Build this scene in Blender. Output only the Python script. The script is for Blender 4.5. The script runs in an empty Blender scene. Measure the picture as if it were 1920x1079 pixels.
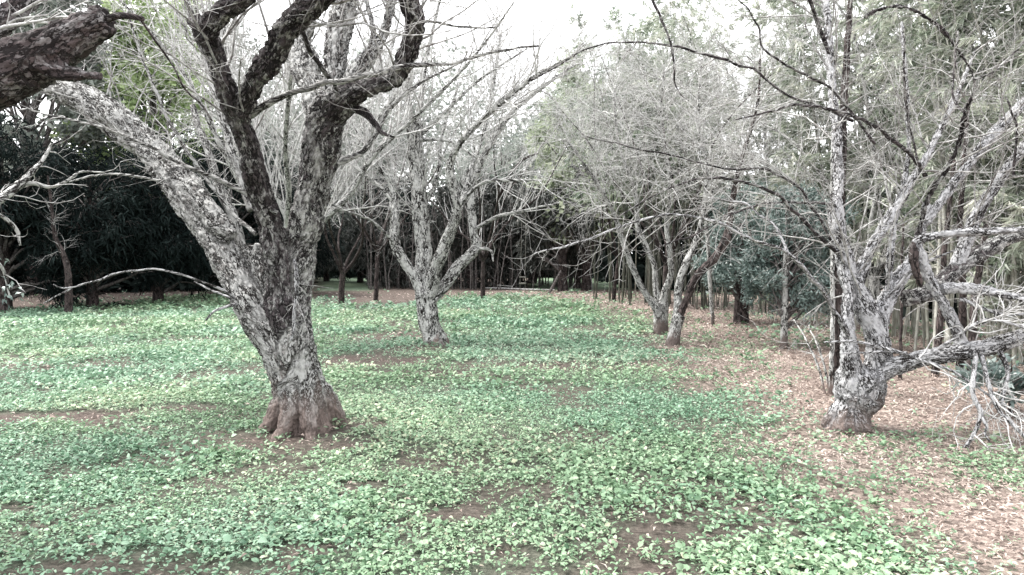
import bpy, math
import numpy as np
from mathutils import Vector
from mathutils.kdtree import KDTree

# ------------------------------------------------------------------ camera, sky, sun, exposure
SC = bpy.context.scene
COL = SC.collection
FPX, CX, CY, HOR, CAMH = 1321.0, 960.0, 539.5, 482.0, 1.55
PITCH = math.atan((CY - HOR) / FPX)
cam_data = bpy.data.cameras.new("camera")
cam_data.sensor_width = 36.0
cam_data.lens = FPX / 1920.0 * 36.0
cam_data.clip_start = 0.05
cam_data.clip_end = 3000.0
cam = bpy.data.objects.new("camera", cam_data)
cam.location = (0, 0, CAMH)
cam.rotation_euler = (math.pi / 2 - PITCH, 0, 0)
COL.objects.link(cam)
SC.camera = cam

SUN_DIR = Vector((-0.55, 0.22, 0.95)).normalized()      # towards the sun
SUN_EL = math.asin(SUN_DIR.z)
SUN_ROT = math.atan2(SUN_DIR.x, SUN_DIR.y)
world = bpy.data.worlds.new("World")
SC.world = world
world.use_nodes = True
wt = world.node_tree
wt.nodes.clear()
sky = wt.nodes.new("ShaderNodeTexSky")
sky.sky_type = 'NISHITA'
sky.sun_disc = False
sky.sun_elevation = SUN_EL
sky.sun_rotation = SUN_ROT
sky.dust_density = 4.0
hs = wt.nodes.new("ShaderNodeHueSaturation")
hs.inputs['Saturation'].default_value = 0.12            # thin even cloud: nearly colourless sky
bg1 = wt.nodes.new("ShaderNodeBackground")
bg1.inputs['Strength'].default_value = 0.06
bg2 = wt.nodes.new("ShaderNodeBackground")
bg2.inputs['Color'].default_value = (0.97, 0.975, 1.0, 1)
bg2.inputs['Strength'].default_value = 0.50
addw = wt.nodes.new("ShaderNodeAddShader")
wo = wt.nodes.new("ShaderNodeOutputWorld")
wt.links.new(sky.outputs[0], hs.inputs['Color'])
wt.links.new(hs.outputs[0], bg1.inputs['Color'])
wt.links.new(bg1.outputs[0], addw.inputs[0])
wt.links.new(bg2.outputs[0], addw.inputs[1])
wt.links.new(addw.outputs[0], wo.inputs['Surface'])

sun_data = bpy.data.lights.new("sun", 'SUN')
sun_data.energy = 1.5
sun_data.angle = math.radians(14)
sun_data.color = (1.0, 0.96, 0.90)
sun = bpy.data.objects.new("sun", sun_data)
sun.rotation_euler = (-SUN_DIR).to_track_quat('-Z', 'Y').to_euler()
COL.objects.link(sun)

SC.view_settings.view_transform = 'Standard'
SC.view_settings.look = 'None'
SC.view_settings.gamma = 1.0
SC.view_settings.use_curve_mapping = False
SC.view_settings.exposure = 2.1
SC.render.engine = 'CYCLES'
SC.cycles.max_bounces = 6
SC.cycles.diffuse_bounces = 3
SC.cycles.glossy_bounces = 2
SC.cycles.transmission_bounces = 3
SC.cycles.transparent_max_bounces = 4

# ------------------------------------------------------------------ small maths helpers
rng = np.random.default_rng(7)


def P(px, py, d):
    """world point seen at photo pixel (px, py), d metres in front of the camera"""
    u = (px - CX) / FPX
    v = (CY - py) / FPX
    cp, sp = math.cos(PITCH), math.sin(PITCH)
    y, z = cp + v * sp, -sp + v * cp
    k = d / y
    return np.array([u * k, d, CAMH + z * k])


def G(px, py):
    v = (CY - py) / FPX
    cp, sp = math.cos(PITCH), math.sin(PITCH)
    y, z = cp + v * sp, -sp + v * cp
    k = -CAMH / z
    return np.array([(px - CX) / FPX * k, y * k, 0.0])


def unit(a):
    return a / np.maximum(np.linalg.norm(a, axis=-1, keepdims=True), 1e-9)


def _hash(*k):
    h = np.zeros(k[0].shape, np.uint32)
    for i, a in enumerate(k):
        h = (h ^ (a.astype(np.int64) & 0xffffffff).astype(np.uint32)) * np.uint32(0x85ebca6b + 2 * i * 0x1f123)
        h ^= h >> np.uint32(13)
        h *= np.uint32(0xc2b2ae35)
        h ^= h >> np.uint32(16)
    return h.astype(np.float64) / 4294967295.0


def noise3(p, seed=0):
    f = np.floor(p)
    w = p - f
    w = w * w * (3 - 2 * w)
    i = f.astype(np.int64)
    s = np.full(p.shape[0], seed, np.int64)
    out = 0
    for dx in (0, 1):
        for dy in (0, 1):
            for dz in (0, 1):
                h = _hash(i[:, 0] + dx, i[:, 1] + dy, i[:, 2] + dz, s)
                out = out + h * np.where(dx, w[:, 0], 1 - w[:, 0]) * np.where(dy, w[:, 1], 1 - w[:, 1]) * np.where(dz, w[:, 2], 1 - w[:, 2])
    return out


def fbm(p, seed=0, octs=3):
    a, t, s = 0.0, 0.0, 1.0
    for o in range(octs):
        a = a + s * noise3(p * 2 ** o + 17.3 * o, seed + o)
        t += s
        s *= 0.5
    return a / t


def fbm2(x, y, sc, seed=0, octs=3):
    return fbm(np.stack([x * sc, y * sc, np.zeros_like(x)], -1), seed, octs)


def voro(p, seed=0):
    """F2 - F1 of a jittered grid: near 0 on the joints between plates"""
    f = np.floor(p).astype(np.int64)
    s = np.full(p.shape[0], seed, np.int64)
    d1 = np.full(p.shape[0], 9.0)
    d2 = np.full(p.shape[0], 9.0)
    for dx in (-1, 0, 1):
        for dy in (-1, 0, 1):
            for dz in (-1, 0, 1):
                c = f + np.array([dx, dy, dz])
                j = np.stack([_hash(c[:, 0], c[:, 1], c[:, 2], s + q) for q in (1, 2, 3)], -1)
                d = np.linalg.norm(c + j - p, axis=1)
                d2 = np.minimum(d2, np.maximum(d1, d))
                d1 = np.minimum(d1, d)
    return d2 - d1


def smooth(a, b, x):
    t = np.clip((x - a) / (b - a), 0, 1)
    return t * t * (3 - 2 * t)


def hgt(x, y):
    x = np.asarray(x, float)
    y = np.asarray(y, float)
    near = np.exp(-np.hypot(x, y - 12) / 60)
    return (0.10 * (fbm2(x.ravel(), y.ravel(), 0.22, 3, 3) - 0.5)).reshape(x.shape) * near


# ------------------------------------------------------------------ mesh helpers
def mk(name, V, tris=None, quads=None, mat=None, parent=None, smooth_shade=True, attrs=None, origin=None):
    V = np.asarray(V, np.float64).reshape(-1, 3)
    if origin is not None:
        V = V - np.asarray(origin)
    parts = []
    if tris is not None and len(tris):
        parts.append((np.asarray(tris).reshape(-1, 3), 3))
    if quads is not None and len(quads):
        parts.append((np.asarray(quads).reshape(-1, 4), 4))
    me = bpy.data.meshes.new(name)
    me.vertices.add(len(V))
    me.vertices.foreach_set("co", V.astype(np.float32).ravel())
    li = np.concatenate([p[0].ravel() for p in parts]).astype(np.int32)
    tot = np.concatenate([np.full(len(p[0]), p[1]) for p in parts]).astype(np.int32)
    start = np.concatenate([[0], np.cumsum(tot)[:-1]]).astype(np.int32)
    me.loops.add(len(li))
    me.loops.foreach_set("vertex_index", li)
    me.polygons.add(len(tot))
    me.polygons.foreach_set("loop_start", start)
    me.polygons.foreach_set("loop_total", tot)
    me.polygons.foreach_set("use_smooth", np.full(len(tot), smooth_shade))
    for k, a in (attrs or {}).items():
        a = np.asarray(a, np.float32)
        if a.ndim == 1:
            at = me.attributes.new(k, 'FLOAT', 'POINT')
            at.data.foreach_set("value", a)
        else:
            at = me.attributes.new(k, 'FLOAT_VECTOR', 'POINT')
            at.data.foreach_set("vector", a.ravel())
    me.update(calc_edges=True)
    if mat:
        me.materials.append(mat)
    o = bpy.data.objects.new(name, me)
    COL.objects.link(o)
    if parent is not None:
        o.parent = parent
    return o


def thing(name, label, cat, loc, group=None):
    o = bpy.data.objects.new(name, None)
    o.empty_display_size = 0.2
    COL.objects.link(o)
    o.location = loc
    o['label'] = label
    o['category'] = cat
    if group:
        o['group'] = group
    return o


def tubes(C, R, S=4, caps=False):
    """C [n,K,3] centre lines, R [n,K] radii -> verts, quads(, end cap tris)"""
    n, K, _ = C.shape
    T = np.empty_like(C)
    T[:, 1:-1] = C[:, 2:] - C[:, :-2]
    T[:, 0] = C[:, 1] - C[:, 0]
    T[:, -1] = C[:, -1] - C[:, -2]
    T = unit(T)
    ax = np.eye(3)[np.argmin(np.abs(T.mean(1)), axis=1)]
    u = np.empty_like(C)
    prev = ax
    for k in range(K):
        uu = prev - T[:, k] * np.sum(T[:, k] * prev, -1, keepdims=True)
        uu = unit(uu)
        u[:, k] = uu
        prev = uu
    w = np.cross(T, u)
    a = np.arange(S) * 2 * math.pi / S
    V = C[:, :, None] + R[:, :, None, None] * (np.cos(a)[None, None, :, None] * u[:, :, None] + np.sin(a)[None, None, :, None] * w[:, :, None])
    base = (np.arange(n) * K * S)[:, None, None]
    k = np.arange(K - 1)[None, :, None]
    s = np.arange(S)[None, None, :]
    s2 = (s + 1) % S
    Q = np.stack([base + k * S + s, base + k * S + s2, base + (k + 1) * S + s2, base + (k + 1) * S + s], -1).reshape(-1, 4)
    V = V.reshape(-1, 3)
    if not caps:
        return V, Q
    nv = len(V)
    V = np.concatenate([V, C[:, 0], C[:, -1]])
    b = (np.arange(n) * K * S)[:, None]
    s = np.arange(S)[None]
    s2 = (s + 1) % S
    t1 = np.stack([b + s2, b + s, np.broadcast_to(nv + np.arange(n)[:, None], (n, S))], -1).reshape(-1, 3)
    e = b + (K - 1) * S
    t2 = np.stack([e + s, e + s2, np.broadcast_to(nv + n + np.arange(n)[:, None], (n, S))], -1).reshape(-1, 3)
    return V, Q, np.concatenate([t1, t2])


def spline(ctrl, step):
    """Catmull-Rom through rows (x,y,z,r), resampled about every step metres"""
    c = np.asarray(ctrl, float)
    c = np.vstack([2 * c[0] - c[1], c, 2 * c[-1] - c[-2]])
    out = []
    for i in range(1, len(c) - 2):
        L = np.linalg.norm(c[i + 1, :3] - c[i, :3])
        m = max(2, int(L / step))
        t = (np.arange(m) / m)[:, None]
        p0, p1, p2, p3 = c[i - 1], c[i], c[i + 1], c[i + 2]
        out.append(0.5 * (2 * p1 + (p2 - p0) * t + (2 * p0 - 5 * p1 + 4 * p2 - p3) * t ** 2 + (3 * p1 - p0 - 3 * p2 + p3) * t ** 3))
    out.append(c[-2][None])
    o = np.vstack(out)
    o[:, 3] = np.maximum(o[:, 3], 0.0012)
    return o


def resamp(pl, K):
    """polyline rows (x,y,z,r) -> K evenly spaced rows"""
    s = np.concatenate([[0], np.cumsum(np.linalg.norm(np.diff(pl[:, :3], axis=0), axis=1))])
    t = np.linspace(0, s[-1], K)
    return np.stack([np.interp(t, s, pl[:, j]) for j in range(4)], -1)


def spawn(par, n, L, t=(0.15, 1.0), ang=(30, 75), K=6, up=0.0, wig=0.18, grav=0.0, rmul=0.55, rmax=0.02, rmin=0.0015, bias=None, rg=rng):
    """children of polylines par [m,K0,4]; returns [n,K,4]"""
    m, K0, _ = par.shape
    ln = np.linalg.norm(np.diff(par[:, :, :3], axis=1), axis=2).sum(1)
    i = rg.choice(m, n, p=ln / ln.sum())
    tt = t[0] + (t[1] - t[0]) * rg.random(n) ** 0.8
    f = tt * (K0 - 1)
    a = np.minimum(f.astype(int), K0 - 2)
    w = (f - a)[:, None]
    base = par[i, a] * (1 - w) + par[i, a + 1] * w
    T = unit(par[i, a + 1, :3] - par[i, a, :3])
    q = rg.normal(size=(n, 3))
    q = unit(q - T * np.sum(q * T, -1, keepdims=True))
    an = np.radians(rg.uniform(ang[0], ang[1], n))[:, None]
    D = np.cos(an) * T + np.sin(an) * q
    D[:, 2] += up
    if bias is not None:
        D = D + np.asarray(bias)
    D = unit(D)
    Ls = rg.uniform(L[0], L[1], n) * (1.1 - 0.45 * tt)
    r0 = np.clip(base[:, 3] * rmul, rmin, rmax)
    out = np.empty((n, K, 4))
    p = base[:, :3].copy()
    curl = rg.normal(size=(n, 3)) * wig * 0.7
    for k in range(K):
        out[:, k, :3] = p
        out[:, k, 3] = np.maximum(r0 * (1 - 0.75 * k / (K - 1)), rmin * 0.6)
        D = D + curl / K * 2 + rg.normal(size=(n, 3)) * wig
        D[:, 2] += grav
        D = unit(D)
        p = p + D * (Ls / (K - 1))[:, None]
    return out


def stack(pls, K=14):
    return np.stack([resamp(p, K) for p in pls])


def leaves(Cn, D, L, W, droop=0.25, rg=rng, N=None):
    """folded lance-shaped leaves: 5 points, 4 faces each"""
    n = len(Cn)
    D = unit(D)
    if N is None:
        N = rg.normal(size=(n, 3)) * 0.55 + np.array([0, 0, 1.0])
    side = unit(np.cross(D, N))
    nn = np.cross(side, D)
    L = np.broadcast_to(L, n)[:, None]
    W = np.broadcast_to(W, n)[:, None]
    mid = Cn + D * L * 0.45 + nn * L * 0.06
    tip = Cn + D * L * 0.97 - nn * L * droop
    V = np.stack([Cn, mid + side * W * 0.5 + nn * W * 0.16, mid, mid - side * W * 0.5 + nn * W * 0.16, tip], 1)
    b = (np.arange(n) * 5)[:, None, None]
    F = np.array([[0, 2, 1], [0, 3, 2], [1, 2, 4], [2, 3, 4]])[None] + b
    return V.reshape(-1, 3), F.reshape(-1, 3)


def roundleaves(Cn, D, L, W, droop=0.2, rg=rng):
    """broad oval leaves: 7 points, 6 faces each, cupped along the midrib and arching to the tip"""
    n = len(Cn)
    D = unit(D)
    N = rg.normal(size=(n, 3)) * 0.5 + np.array([0, 0, 1.0])
    side = unit(np.cross(D, N))
    nn = np.cross(side, D)
    L = L[:, None]
    W = W[:, None]
    a = Cn + D * L * 0.30 + nn * L * 0.06
    c = Cn + D * L * 0.52 + nn * L * 0.05
    e = Cn + D * L * 0.74 - nn * L * droop * 0.35
    up = nn * W * 0.14
    tip = Cn + D * L * 0.97 - nn * L * droop
    V = np.stack([Cn, a + side * W * .44 + up, a - side * W * .44 + up, c, e + side * W * .46 + up, e - side * W * .46 + up, tip], 1)
    b = (np.arange(n) * 7)[:, None, None]
    F = np.array([[0, 3, 1], [0, 2, 3], [1, 3, 4], [2, 5, 3], [4, 3, 6], [3, 5, 6]])[None] + b
    return V.reshape(-1, 3), F.reshape(-1, 3)


def quadleaves(Cn, D, L, W, rg=rng, N=None, bend=0.12):
    n = len(Cn)
    D = unit(D)
    if N is None:
        N = rg.normal(size=(n, 3))
    side = unit(np.cross(D, N))
    nn = np.cross(side, D)
    L = np.broadcast_to(L, n)[:, None]
    W = np.broadcast_to(W, n)[:, None]
    m = Cn + D * L * 0.4 + nn * L * bend
    V = np.stack([Cn, m + side * W * 0.5, m - side * W * 0.5, Cn + D * L], 1)
    b = (np.arange(n) * 4)[:, None, None]
    F = np.array([[0, 2, 1], [1, 2, 3]])[None] + b
    return V.reshape(-1, 3), F.reshape(-1, 3)


# ------------------------------------------------------------------ materials
def newmat(name):
    m = bpy.data.materials.new(name)
    m.use_nodes = True
    nt = m.node_tree
    nt.nodes.clear()
    return m, nt


def nd(nt, typ, **kw):
    n = nt.nodes.new(typ)
    for k, v in kw.items():
        if k in n.inputs:
            n.inputs[k].default_value = v
        else:
            setattr(n, k, v)
    return n


def ramp(nt, fac, stops, interp='LINEAR'):
    r = nt.nodes.new("ShaderNodeValToRGB")
    r.color_ramp.interpolation = interp
    el = r.color_ramp.elements
    while len(el) < len(stops):
        el.new(0.5)
    for e, (p, c) in zip(el, stops):
        e.position = p
        e.color = (*c, 1) if len(c) == 3 else c
    nt.links.new(fac, r.inputs[0])
    return r.outputs[0]


def mix(nt, fac, a, b):
    m = nt.nodes.new("ShaderNodeMix")
    m.data_type = 'RGBA'
    for s, v in ((m.inputs[0], fac), (m.inputs[6], a), (m.inputs[7], b)):
        if hasattr(v, 'is_linked') or isinstance(v, bpy.types.NodeSocket):
            nt.links.new(v, s)
        else:
            s.default_value = (*v, 1) if isinstance(v, tuple) else v
    return m.outputs[2]


def math_n(nt, op, a, b=0.0, clamp=False):
    m = nt.nodes.new("ShaderNodeMath")
    m.operation = op
    m.use_clamp = clamp
    for s, v in ((m.inputs[0], a), (m.inputs[1], b)):
        if isinstance(v, bpy.types.NodeSocket):
            nt.links.new(v, s)
        else:
            s.default_value = v
    return m.outputs[0]


W3 = lambda g: (g, g, g)


def bark_mat(name, lichen=0.5, light=(0.47, 0.47, 0.455), dark=(0.042, 0.036, 0.034), plate=30.0, base_brown=0.0, brown=(0.20, 0.158, 0.142)):
    m, nt = newmat(name)
    at = nd(nt, "ShaderNodeAttribute", attribute_name="bk")
    co = at.outputs['Vector']
    n1 = nd(nt, "ShaderNodeTexNoise", Scale=plate * 0.75, Detail=5.0, Roughness=0.65)
    nt.links.new(co, n1.inputs['Vector'])
    wob = nt.nodes.new("ShaderNodeVectorMath")
    wob.operation = 'MULTIPLY_ADD'
    nt.links.new(n1.outputs['Color'], wob.inputs[0])
    wob.inputs[1].default_value = (0.11, 0.11, 0.16)
    nt.links.new(co, wob.inputs[2])
    v = nd(nt, "ShaderNodeTexVoronoi", Scale=plate)
    v.feature = 'DISTANCE_TO_EDGE'
    nt.links.new(wob.outputs[0], v.inputs['Vector'])
    v2 = nd(nt, "ShaderNodeTexVoronoi", Scale=plate)
    nt.links.new(wob.outputs[0], v2.inputs['Vector'])
    cm = nd(nt, "ShaderNodeTexNoise", Scale=11.0, Detail=3.0)
    nt.links.new(co, cm.inputs['Vector'])
    cw = math_n(nt, 'ADD', v.outputs['Distance'], math_n(nt, 'MULTIPLY', math_n(nt, 'SUBTRACT', cm.outputs[0], 0.5), 0.55))
    crack = ramp(nt, cw, [(0.03, W3(0)), (0.12, W3(1))])
    big = nd(nt, "ShaderNodeTexNoise", Scale=4.5, Detail=5.0, Roughness=0.62)
    nt.links.new(co, big.inputs['Vector'])
    fine = nd(nt, "ShaderNodeTexNoise", Scale=42.0, Detail=4.0, Roughness=0.7)
    nt.links.new(co, fine.inputs['Vector'])
    # lichen crust: broad patches broken up plate by plate
    sep = nt.nodes.new("ShaderNodeSeparateColor")
    nt.links.new(v2.outputs['Color'], sep.inputs[0])
    l = math_n(nt, 'ADD', math_n(nt, 'ADD', math_n(nt, 'MULTIPLY', big.outputs[0], 0.75), 0.2), math_n(nt, 'MULTIPLY', sep.outputs[0], 0.26))
    l = math_n(nt, 'ADD', l, math_n(nt, 'MULTIPLY', fine.outputs[0], 0.9))
    th = 1.40 - 0.42 * lichen
    lf = ramp(nt, math_n(nt, 'SUBTRACT', l, th - 0.5), [(0.34, W3(0)), (0.64, W3(1))])
    lc = mix(nt, fine.outputs[0], tuple(c * 0.55 for c in light), light)
    bk = mix(nt, sep.outputs[1], dark, tuple(min(1, c * 3.0) for c in dark))
    col = mix(nt, lf, bk, lc)
    col = mix(nt, crack, tuple(c * 0.4 for c in dark), col)
    if base_brown > 0:
        ha = nd(nt, "ShaderNodeAttribute", attribute_name="hg")
        hh = math_n(nt, 'ADD', ha.outputs['Fac'], math_n(nt, 'MULTIPLY', math_n(nt, 'SUBTRACT', big.outputs[0], 0.5), 1.1))
        bf = ramp(nt, math_n(nt, 'DIVIDE', hh, base_brown), [(0.25, W3(1)), (1.15, W3(0))])
        br = mix(nt, fine.outputs[0], tuple(c * 0.55 for c in brown), tuple(c * 1.25 for c in brown))
        col = mix(nt, bf, col, br)
    b = nd(nt, "ShaderNodeBsdfPrincipled", Roughness=0.92)
    b.inputs['Specular IOR Level'].default_value = 0.2
    nt.links.new(col, b.inputs['Base Color'])
    h = math_n(nt, 'ADD', math_n(nt, 'MULTIPLY', crack, 0.6), math_n(nt, 'MULTIPLY', fine.outputs[0], 0.6))
    bp = nd(nt, "ShaderNodeBump", Strength=0.9, Distance=0.012)
    nt.links.new(h, bp.inputs['Height'])
    nt.links.new(bp.outputs[0], b.inputs['Normal'])
    o = nt.nodes.new("ShaderNodeOutputMaterial")
    nt.links.new(b.outputs[0], o.inputs[0])
    return m


def twig_mat(name, a, b, scale=14.0):
    m, nt = newmat(name)
    g = nt.nodes.new("ShaderNodeNewGeometry")
    n = nd(nt, "ShaderNodeTexNoise", Scale=scale, Detail=3.0, Roughness=0.7)
    nt.links.new(g.outputs['Position'], n.inputs['Vector'])
    col = ramp(nt, n.outputs[0], [(0.36, a), (0.62, b)])
    p = nd(nt, "ShaderNodeBsdfPrincipled", Roughness=0.9)
    p.inputs['Specular IOR Level'].default_value = 0.2
    nt.links.new(col, p.inputs['Base Color'])
    o = nt.nodes.new("ShaderNodeOutputMaterial")
    nt.links.new(p.outputs[0], o.inputs[0])
    return m


def leaf_mat(name, stops, rough=0.5, trans=0.25, spec=0.4, stops2=None):
    m, nt = newmat(name)
    at = nd(nt, "ShaderNodeAttribute", attribute_name="rnd")
    col = ramp(nt, at.outputs['Fac'], stops)
    if stops2:
        hu = nd(nt, "ShaderNodeAttribute", attribute_name="hue")
        col = mix(nt, hu.outputs['Fac'], col, ramp(nt, at.outputs['Fac'], stops2))
    p = nd(nt, "ShaderNodeBsdfPrincipled", Roughness=rough)
    p.inputs['Specular IOR Level'].default_value = spec
    nt.links.new(col, p.inputs['Base Color'])
    o = nt.nodes.new("ShaderNodeOutputMaterial")
    if trans > 0:
        t = nt.nodes.new("ShaderNodeBsdfTranslucent")
        nt.links.new(col, t.inputs['Color'])
        mx = nt.nodes.new("ShaderNodeMixShader")
        mx.inputs[0].default_value = trans
        nt.links.new(p.outputs[0], mx.inputs[1])
        nt.links.new(t.outputs[0], mx.inputs[2])
        nt.links.new(mx.outputs[0], o.inputs[0])
    else:
        nt.links.new(p.outputs[0], o.inputs[0])
    return m


M_BIG = bark_mat("bark_lichen_plates", 0.95, plate=32, base_brown=0.48)
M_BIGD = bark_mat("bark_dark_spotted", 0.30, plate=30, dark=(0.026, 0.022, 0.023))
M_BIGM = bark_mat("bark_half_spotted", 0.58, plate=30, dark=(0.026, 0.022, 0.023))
M_SEC = bark_mat("bark_lichen_pale", 1.3, light=(0.56, 0.56, 0.54), plate=26, base_brown=0.22)
M_RIGHT = bark_mat("bark_lichen_white", 1.15, light=(0.50, 0.50, 0.51), plate=32, base_brown=0.34)
M_PAIR = bark_mat("bark_pale_smooth", 1.25, light=(0.54, 0.54, 0.52), plate=26, base_brown=0.24, brown=(0.15, 0.122, 0.112))
M_CUT = bark_mat("bark_dark_red", 0.30, light=(0.34, 0.33, 0.33), dark=(0.03, 0.024, 0.024), plate=24)
M_DARKB = bark_mat("bark_dark", 0.10, light=(0.15, 0.14, 0.135), dark=(0.028, 0.022, 0.021), plate=20)
M_REDB = bark_mat("bark_red_dead", 0.12, light=(0.20, 0.17, 0.16), dark=(0.034, 0.027, 0.026), plate=22)
M_TWIG = twig_mat("twig_grey", (0.11, 0.10, 0.095), (0.42, 0.42, 0.41))
M_TWIGP = twig_mat("twig_pale", (0.24, 0.23, 0.225), (0.62, 0.62, 0.61))
M_TWIGD = twig_mat("twig_dark", (0.045, 0.036, 0.034), (0.16, 0.15, 0.145))
M_WEED = leaf_mat("weed_leaf", [(0.0, (0.06, 0.13, 0.08)), (0.3, (0.14, 0.25, 0.16)), (0.62, (0.23, 0.36, 0.25)), (0.86, (0.31, 0.43, 0.31)), (1.0, (0.42, 0.47, 0.35))], 0.5, 0.25, 0.35,
                  [(0.0, (0.08, 0.13, 0.05)), (0.3, (0.19, 0.27, 0.12)), (0.62, (0.29, 0.38, 0.19)), (0.88, (0.38, 0.44, 0.25)), (1.0, (0.48, 0.42, 0.27))])
M_LITTER = leaf_mat("dead_leaf", [(0.0, (0.10, 0.075, 0.064)), (0.35, (0.25, 0.195, 0.17)), (0.7, (0.41, 0.345, 0.305)), (1.0, (0.58, 0.52, 0.465))], 0.7, 0.1, 0.3)
M_BAMB = leaf_mat("bamboo_leaf", [(0.0, (0.10, 0.13, 0.09)), (0.35, (0.26, 0.30, 0.235)), (0.75, (0.42, 0.45, 0.37)), (1.0, (0.56, 0.56, 0.49))], 0.4, 0.35, 0.5)
M_BAMBG = leaf_mat("bamboo_leaf_green", [(0.0, (0.08, 0.13, 0.085)), (0.5, (0.21, 0.27, 0.19)), (1.0, (0.38, 0.43, 0.31))], 0.45, 0.35, 0.5)
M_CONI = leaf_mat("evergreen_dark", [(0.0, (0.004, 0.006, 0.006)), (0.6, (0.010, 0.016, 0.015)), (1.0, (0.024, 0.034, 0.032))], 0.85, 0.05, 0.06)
M_SHRUB = leaf_mat("shrub_bluegreen", [(0.0, (0.05, 0.08, 0.072)), (0.5, (0.14, 0.195, 0.178)), (1.0, (0.34, 0.40, 0.375))], 0.38, 0.15, 0.6)
M_LIME = leaf_mat("lime_leaf", [(0.0, (0.16, 0.23, 0.09)), (0.5, (0.28, 0.37, 0.17)), (1.0, (0.42, 0.50, 0.28))], 0.5, 0.45, 0.3)
M_LIMEP = leaf_mat("pale_lime_leaf", [(0.0, (0.17, 0.21, 0.13)), (0.5, (0.29, 0.34, 0.23)), (1.0, (0.43, 0.47, 0.35))], 0.5, 0.4, 0.3)
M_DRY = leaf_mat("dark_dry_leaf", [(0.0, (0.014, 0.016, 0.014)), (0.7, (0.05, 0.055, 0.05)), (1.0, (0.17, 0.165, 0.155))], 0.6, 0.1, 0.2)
M_PALE = leaf_mat("pale_grey_leaf", [(0.0, (0.11, 0.13, 0.115)), (0.6, (0.24, 0.27, 0.24)), (1.0, (0.40, 0.43, 0.38))], 0.6, 0.35, 0.2)
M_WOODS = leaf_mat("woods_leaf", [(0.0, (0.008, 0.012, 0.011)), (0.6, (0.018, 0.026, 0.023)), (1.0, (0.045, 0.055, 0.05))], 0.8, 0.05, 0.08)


def culm_mat(name, stops):
    m, nt = newmat(name)
    oi = nt.nodes.new("ShaderNodeObjectInfo")
    g = nt.nodes.new("ShaderNodeNewGeometry")
    n = nd(nt, "ShaderNodeTexNoise", Scale=6.0, Detail=3.0)
    nt.links.new(g.outputs['Position'], n.inputs['Vector'])
    f = math_n(nt, 'ADD', math_n(nt, 'MULTIPLY', oi.outputs['Random'], 0.6), math_n(nt, 'MULTIPLY', n.outputs[0], 0.4))
    col = ramp(nt, f, stops)
    p = nd(nt, "ShaderNodeBsdfPrincipled", Roughness=0.5)
    nt.links.new(col, p.inputs['Base Color'])
    o = nt.nodes.new("ShaderNodeOutputMaterial")
    nt.links.new(p.outputs[0], o.inputs[0])
    return m


M_CULM = culm_mat("bamboo_culm_dark", [(0.15, (0.025, 0.028, 0.02)), (0.55, (0.075, 0.08, 0.06)), (0.72, (0.16, 0.155, 0.13)), (0.85, (0.33, 0.31, 0.26))])
M_CULMP = culm_mat("bamboo_culm_pale", [(0.15, (0.12, 0.125, 0.10)), (0.45, (0.28, 0.28, 0.24)), (0.85, (0.52, 0.51, 0.46))])


def ground_mat():
    m, nt = newmat("orchard_soil")
    g = nt.nodes.new("ShaderNodeNewGeometry")
    pos = g.outputs['Position']
    cov = nd(nt, "ShaderNodeAttribute", attribute_name="cover")
    lit = nd(nt, "ShaderNodeAttribute", attribute_name="litter")
    far = nd(nt, "ShaderNodeAttribute", attribute_name="turf")
    n1 = nd(nt, "ShaderNodeTexNoise", Scale=2.2, Detail=8.0, Roughness=0.7)
    n2 = nd(nt, "ShaderNodeTexNoise", Scale=26.0, Detail=5.0, Roughness=0.75)
    v = nd(nt, "ShaderNodeTexVoronoi", Scale=38.0)
    for x in (n1, n2, v):
        nt.links.new(pos, x.inputs['Vector'])
    soil = ramp(nt, n2.outputs[0], [(0.3, (0.032, 0.025, 0.022)), (0.5, (0.08, 0.063, 0.055)), (0.72, (0.18, 0.148, 0.13))])
    sep = nt.nodes.new("ShaderNodeSeparateColor")
    nt.links.new(v.outputs['Color'], sep.inputs[0])
    litc = ramp(nt, sep.outputs[0], [(0.0, (0.10, 0.075, 0.065)), (0.45, (0.21, 0.165, 0.145)), (1.0, (0.35, 0.29, 0.255))])
    grn = ramp(nt, n2.outputs[0], [(0.32, (0.03, 0.048, 0.032)), (0.6, (0.075, 0.115, 0.078)), (0.8, (0.15, 0.19, 0.135))])
    nz = math_n(nt, 'MULTIPLY', math_n(nt, 'SUBTRACT', n1.outputs[0], 0.5), 0.9)
    lf = math_n(nt, 'ADD', lit.outputs['Fac'], nz, True)
    cf = math_n(nt, 'MULTIPLY', math_n(nt, 'ADD', cov.outputs['Fac'], nz, True), 0.62)
    c = mix(nt, lf, soil, litc)
    c = mix(nt, cf, c, grn)
    c = mix(nt, far.outputs['Fac'], c, ramp(nt, n2.outputs[0], [(0.3, (0.09, 0.13, 0.085)), (0.7, (0.2, 0.26, 0.18))]))
    p = nd(nt, "ShaderNodeBsdfPrincipled", Roughness=0.95)
    p.inputs['Specular IOR Level'].default_value = 0.15
    nt.links.new(c, p.inputs['Base Color'])
    bp = nd(nt, "ShaderNodeBump", Strength=0.8, Distance=0.03)
    nt.links.new(n2.outputs[0], bp.inputs['Height'])
    nt.links.new(bp.outputs[0], p.inputs['Normal'])
    o = nt.nodes.new("ShaderNodeOutputMaterial")
    nt.links.new(p.outputs[0], o.inputs[0])
    return m


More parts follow.
